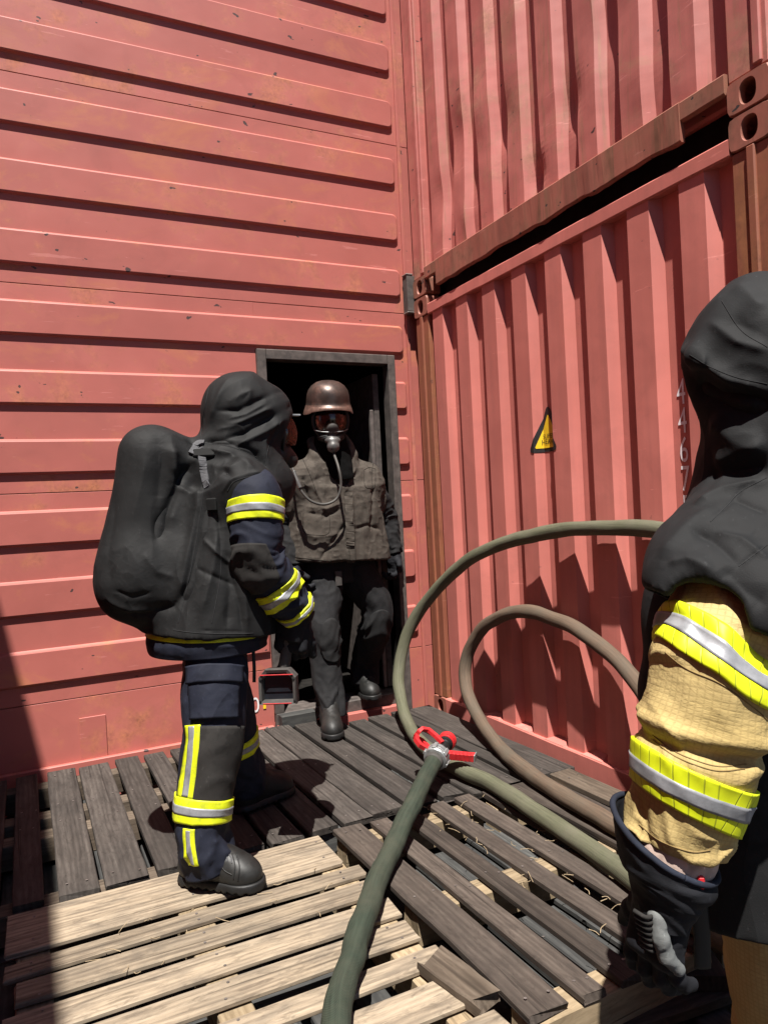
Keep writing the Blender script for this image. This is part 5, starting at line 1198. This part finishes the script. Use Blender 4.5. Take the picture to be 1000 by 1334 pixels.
# ---- person in tan turnout gear, close by on the right
def person_tan():
    D = lambda x, y, t: atd(x, y, t)
    hd = D(992, 470, 1.43); gz = -.125
    J = dict(head=hd-A3(0, 0, .02), neck=D(1005, 640, 1.47), pelvis=D(1010, 1080, 1.56), sl=D(945, 735, 1.36), sr=D(1110, 720, 1.62), el=D(925, 900, 1.26), wl=D(880, 1108, 1.245), fl=D(862, 1190, 1.24),
             er=D(1170, 930, 1.66), wr=D(1140, 1090, 1.75), fr=D(1120, 1160, 1.78), hl=D(1004, 1090, 1.53), hr=D(1060, 1090, 1.62), kl=D(1030, 1370, 1.55), kr=D(1085, 1370, 1.66))
    J['al'] = A3(J['kl'][0]+.0, J['kl'][1]-.02, gz+.09); J['ar'] = A3(J['kr'][0], J['kr'][1], gz+.09); J['tl'] = J['al']+A3(-.02, .15, -.05); J['tr'] = J['ar']+A3(.02, .15, -.05)
    fdir = -.72*R0+.69*A3(math.sin(az), math.cos(az), 0)-A3(0, 0, .08)
    p, fr = bodymesh('person', J, None, 'hooded person in tan turnout sleeves with lime bands and a hanging black glove', fdir)
    f, s, up, H = fr
    F0 = A3(math.sin(az), math.cos(az), 0); Up = A3(0, 0, 1)
    # trousers, boots
    for k, sd in (('l', 81), ('r', 83)):
        lf = Loft([(J['h'+k]+A3(0, 0, .06), .12, .12), (J['h'+k]*.5+J['k'+k]*.5, .112, .112), (J['k'+k], .10, .10), (J['a'+k]+A3(0, 0, .06), .09, .09)], (0, -1, 0), folded(.02, 8, 1.2, sd, ((.9, .1, 1.),)))
        part(lf.add('trouser_leg', 'tan', p, 80, 60), p); part(boot(p, (J['a'+k]-A3(0, .07, 0))[:2], (J['t'+k]+A3(0, .07, 0))[:2], gz, J['a'+k]+A3(0, 0, .09)), p)
    # sleeves
    st = [(D(968, 700, 1.40), .08, .085), (D(952, 765, 1.33), .090, .092), (D(937, 838, 1.275), .102, .103), (D(930, 885, 1.255), .100, .102), (D(924, 925, 1.25), .103, .104), (D(908, 985, 1.245), .098, .098), (D(896, 1035, 1.245), .090, .090), (D(885, 1070, 1.245), .082, .082), (D(879, 1097, 1.245), .074, .074)]
    lf = Loft(st, tuple(-F0), lambda u, v, P: folded(.020, 8, 1.05, 91, ((.46, .05, 1.2), (.72, .05, .8), (.97, .05, 1.3)))(u, v, P)-.009*np.exp(-((u-.475-.05*np.cos(v-4.71)-.02*np.sin(3*v))/.022)**2)+.008*np.exp(-((u-.53-.05*np.cos(v-4.71))/.04)**2)-.013*np.exp(-((u-.695+.03*np.cos(v-4.4))/.018)**2)+.007*np.exp(-((u-.655+.03*np.cos(v-4.4))/.02)**2))
    o = part(lf.add('sleeve', 'tan', p, 200, 120), p)
    V, F, _ = lf.grid(160, 90); T = bvh(V, F)
    def uat(px, py):
        h_ = hit(T, px, py)[0]; us = np.linspace(0, 1, 200); P = np.stack([np.interp(us*239, np.arange(240), lf.C[:, k]) for k in range(3)], 1); return us[np.argmin(np.linalg.norm(P-h_, axis=1))]
    tape(lf, o, uat(930, 800), uat(925, 866), 'lime_seg', grow=.006, skew=(.067, -.733)); tape(lf, o, uat(898, 1012), uat(890, 1066), 'lime_seg', grow=.006, skew=(.022, 1.5*math.pi))
    V, F, _ = lf.grid(200, 120); T2 = bvh(V, F)
    for pl in ([(866, 850), (895, 872), (940, 892), (985, 925), (999, 938)], [(850, 958), (880, 980), (930, 998), (972, 996)], [(850, 964), (880, 986), (930, 1004), (970, 1002)], [(832, 1074), (860, 1096), (900, 1110), (925, 1108)]): part(stitch(T2, pl, 'seam_tan', o, .0011), o)
    lf2 = Loft([(J['sr'], .11, .11), (J['er'], .10, .10), (J['wr'], .07, .07)], (0, -1, 0), folded(.02, 9, 1.2, 95)); part(lf2.add('sleeve', 'tan', p, 60, 48), p)
    part(hand('glove', J['wr']+A3(0, 0, .01), J['fr']-J['wr'], R0*-1., F0, 'glove', p, 1.12, (25, 35, 25), fat=1.15), p)
    # wrist, knitted wristlet, gauntlet glove
    wl = Loft([(D(882, 1085, 1.245), .068, .068), (D(877, 1112, 1.245), .070, .070), (D(872, 1150, 1.245), .060, .056)], tuple(-F0), folded(.003, 5, 1.5, 97)); part(wl.add('wristlet', 'wristlet', p, 30, 60), p)
    W = D(868, 1160, 1.245)
    ga = Loft([(D(863, 1074, 1.25), .083, .080), (D(864, 1098, 1.248), .082, .079), (D(870, 1130, 1.245), .077, .075), (D(866, 1165, 1.245), .062, .056), (D(860, 1195, 1.245), .056, .046)], tuple(-F0), folded(.012, 6, 1.3, 99))
    # tilt of the open rim: nearer side hangs lower
    V, F, U = ga.grid(60, 96, cap=False); c0 = V[:96].mean(0); wgt = np.repeat(np.linspace(1, 0, 60)**1.6, 96)
    V[:, 2] += wgt*((V-c0) @ F0)*.42+wgt*((V-c0) @ R0)*-.50-wgt*.022
    In = (V-np.repeat(ga.C[np.linspace(0, 239, 60).astype(int), :3], 96, 0)); Vi = V-In/np.linalg.norm(In, axis=1)[:, None]*.005; n = len(V)
    FF = F+[tuple(i+n for i in q[::-1]) for q in F]+[((k+1) % 96, k, n+k, n+(k+1) % 96) for k in range(96)]
    TG = bvh(np.vstack([V, Vi]), FF); g = part(ob('gauntlet_cuff', np.vstack([V, Vi]), FF, 'glove', p, True), p)
    rim = V[:96].copy(); rim = np.vstack([rim, rim[:1]]); tv = tube(rim[::3], .0055, 150, 8); part(ob('cuff_binding', tv[0], tv[1], 'glove_edge', g, True), g)
    gd = D(846, 1260, 1.245)-W; gdn = gd/np.linalg.norm(gd)
    gl = part(hand('glove', W, gd, F0*.55+R0*.85, R0*-1.+F0*.3, 'glove', p, 1.14, (14, 24, 22), .003, .98, (.55, 22), .13), p)
    # ribbed grey knuckle panel and grey fingertips
    for k in range(7):
        q = D(826+k*1.6, 1188+k*7.2, 1.198+.0018*k); e = D(850+k*.9, 1194+k*7.2, 1.200+.0018*k)
        tv = tube([q-F0*-.004, (q+e)/2-F0*.010, e], .0036, 18, 8); part(ob('knuckle_rib', tv[0], tv[1], 'patch', gl, True), gl)
    G = Grid(D(868, 1235, 1.215)-.1, D(868, 1235, 1.215)+.1, .003)
    finger(G, [D(856, 1195, 1.205), D(860, 1222, 1.198), D(868, 1246, 1.198), D(884, 1264, 1.205)], .0160, .0105, .008); V, F = G.mesh(1)
    part(ob('grey_finger', wrinkle(V, F, lambda P: (ridge(P*70, 6, 2)-.6)*.003), F, 'glove_grey', gl, True), gl)
    q = hit(TG, 913, 1150)[0]; part(ob('red_tag', *xf(box(-.004, .004, -.006, .006, -.011, .011, .003), q, F0, R0, Up), 'redtag', g), g)
    # black strap hanging behind the hand
    tv = tube([D(905, 1120, 1.36), D(910, 1170, 1.36), D(914, 1220, 1.36), D(915, 1262, 1.36)], .016, 40, 10, .25, up=tuple(F0)); part(ob('hanging_strap', tv[0], tv[1], 'black', p, True), p)
    # coat body
    B = D(1000, 900, 1.56); fx = tuple(R0[:2])
    G = Grid((B[0]-.44, B[1]-.36, .30), (B[0]+.36, B[1]+.36, 1.22), .0095)
    zc = lambda x, y, t: D(x, y, t)
    G.d = np.minimum(G.d, 9.); b0 = D(1004, 1225, 1.50); b1 = D(1003, 760, 1.50)
    G.d = G.ecyl((b0[0], b0[1], .34), (b1[0], b1[1], 1.04), (.215, .20), (.17, .16), fx, 2.3)
    G.add(G.caps(D(896, 772, 1.50), D(886, 900, 1.50), .082, .078), .03); G.add(G.caps(D(886, 900, 1.50), D(886, 1040, 1.50), .078, .066), .03); G.add(G.caps(D(896, 800, 1.50), D(1000, 820, 1.50), .08, .14), .05)
    G.cut(-G.plane((.0, 0, 1), (0, 0, D(970, 1238, 1.33)[2])), .006)
    V, F = G.mesh(2); V = wrinkle(V, F, lambda P: (ridge(P*A3(6, 6, 2)+2, 101, 2)-.6)*.018+(fbm(P*6, 103, 2)-.5)*.012)
    part(ob('coat', V, F, 'cape_near', p, True), p)
    # hooded cape
    c = hd; G = Grid((c[0]-.42, c[1]-.42, .86), (c[0]+.48, c[1]+.42, 1.66), .0065)
    G.d = G.ell(c, (.142, .128, .150), (f, s, up)); G.add(G.ell(c+f*.045-up*.01, (.105, .105, .105), (f, s, up)), .04); G.add(G.caps(D(984, 414, 1.42), D(906, 464, 1.39), .080, .020), .03); G.add(G.caps(c+up*.03, D(1015, 434, 1.45), .10, .088), .05); G.add(G.caps(c+up*.01, D(935, 500, 1.44), .09, .04), .04)
    G.add(G.caps(c-up*.03-f*.025, J['neck']+A3(0, 0, .0)-F0*.02, .128, .160), .05)
    G.add(G.caps(J['neck'], D(1010, 700, 1.50), .135, .17), .05)
    G.add(G.caps(D(1010, 700, 1.50), D(925, 745, 1.345), .150, .108), .06)
    G.add(G.caps(D(945, 715, 1.38), D(893, 770, 1.30), .095, .070), .05)
    G.add(G.caps(D(1010, 700, 1.50), J['sr'], .15, .12), .06)
    G.add(G.caps(D(985, 690, 1.40), D(985, 800, 1.27), .10, .125), .06)
    G.add(G.caps(D(1015, 700, 1.40), D(1060, 840, 1.36), .12, .16), .06)
    FC = G.ell(c+f*.150-up*.045, (.085, .085, .115), (f, s, up))
    G.d = np.maximum(G.d, -(G.d+.015))
    # lower edge of the shoulder flap
    G.cut(FC, .006); e0, e1 = D(845, 766, 1.26), D(1000, 832, 1.2); dv = e1-e0; nn = np.cross(dv, F0); nn = nn if nn[2] > 0 else -nn
    G.cut(-G.plane(nn, e0), .006); G.cut(G.caps(D(908, 806, 1.19), D(890, 900, 1.13), .076, .09), .006)
    V, F = G.mesh(3); V, F = subdiv(V, F, 3); V = wrinkle(V, F, lambda P: (ridge(P*A3(4, 4, 3)+1, 111, 1)-.6)*.010+(fbm(P*6, 113, 2)-.5)*.008+(ridge(P*A3(10, 10, 8)+1, 115, 1)-.6)*.007*(.3+fbm(P*5, 117, 2)))
    V = folds(V, F, [([(890, 452), (915, 470), (950, 490), (1000, 510)], .016, .014), ([(905, 500), (940, 520), (1000, 530)], -.022, .016), ([(925, 545), (955, 572), (1000, 590)], .012, .024), ([(930, 605), (960, 592), (1000, 575)], .010, .022), ([(920, 622), (955, 615), (1000, 610)], -.010, .016),
                     ([(905, 660), (940, 640), (1000, 625)], .012, .014), ([(860, 730), (890, 690), (930, 660)], .008, .02), ([(900, 700), (950, 690), (1000, 700)], -.008, .025), ([(940, 740), (970, 770), (1000, 790)], -.008, .02), ([(900, 720), (940, 760), (980, 810)], .006, .02), ([(930, 380), (960, 420), (1000, 440)], -.008, .02), ([(960, 370), (985, 395), (1000, 400)], .006, .015), ([(905, 470), (935, 482), (965, 505)], .008, .007), ([(925, 420), (960, 445), (1000, 458)], .007, .010), ([(900, 690), (925, 700), (960, 735)], -.006, .009), ([(870, 735), (895, 728), (930, 745)], .006, .009), ([(930, 690), (965, 700), (1000, 730)], .007, .010), ([(955, 650), (980, 660), (1000, 668)], -.006, .008), ([(960, 738), (983, 722), (1000, 710)], -.003, .004), ([(925, 678), (945, 660), (965, 640), (1000, 622)], -.003, .004)])
    cpe = part(ob('hooded_cape', V, F, 'cape_near', p, True), p); tc = bvh(V, F)
    for pl in ([(962, 738), (983, 722), (999, 710)], [(925, 680), (945, 660), (965, 640), (999, 622)], [(935, 770), (960, 790), (985, 806), (999, 814)], [(898, 462), (925, 478), (960, 492), (999, 500)], [(940, 392), (965, 430), (999, 452)]):
        part(stitch(tc, pl, 'seam_dark', cpe, .0009), cpe)
    hp = []
    for t in np.linspace(0, 2*math.pi, 49): hp.append(c+f*(.098+.012*math.cos(2*t))-up*.030+s*.078*math.cos(t)+up*.106*math.sin(t))
    tv = tube(hp, .0085, 120, 8, up=tuple(f)); part(ob('hood_hem', tv[0], tv[1], 'cape_near', cpe, True), cpe)
    # mask
    mc = H+f*.045-up*.04; G = Grid(mc-.15, mc+.15, .005); G.d = np.maximum(G.ell(mc, (.088, .078, .098), (f, s, up)), -G.ell(mc, (.082, .072, .092), (f, s, up))); G.cut(-G.plane(f, mc+f*.01), .004)
    part(ob('visor', *G.mesh(1), 'visor', p, True), p)
    G = Grid(mc-.16, mc+.16, .006); G.d = G.ell(mc-up*.075-f*.01, (.075, .068, .06), (f, s, up)); part(ob('mask_chin', *G.mesh(1), 'black', p, True), p)
    return p
person_tan()
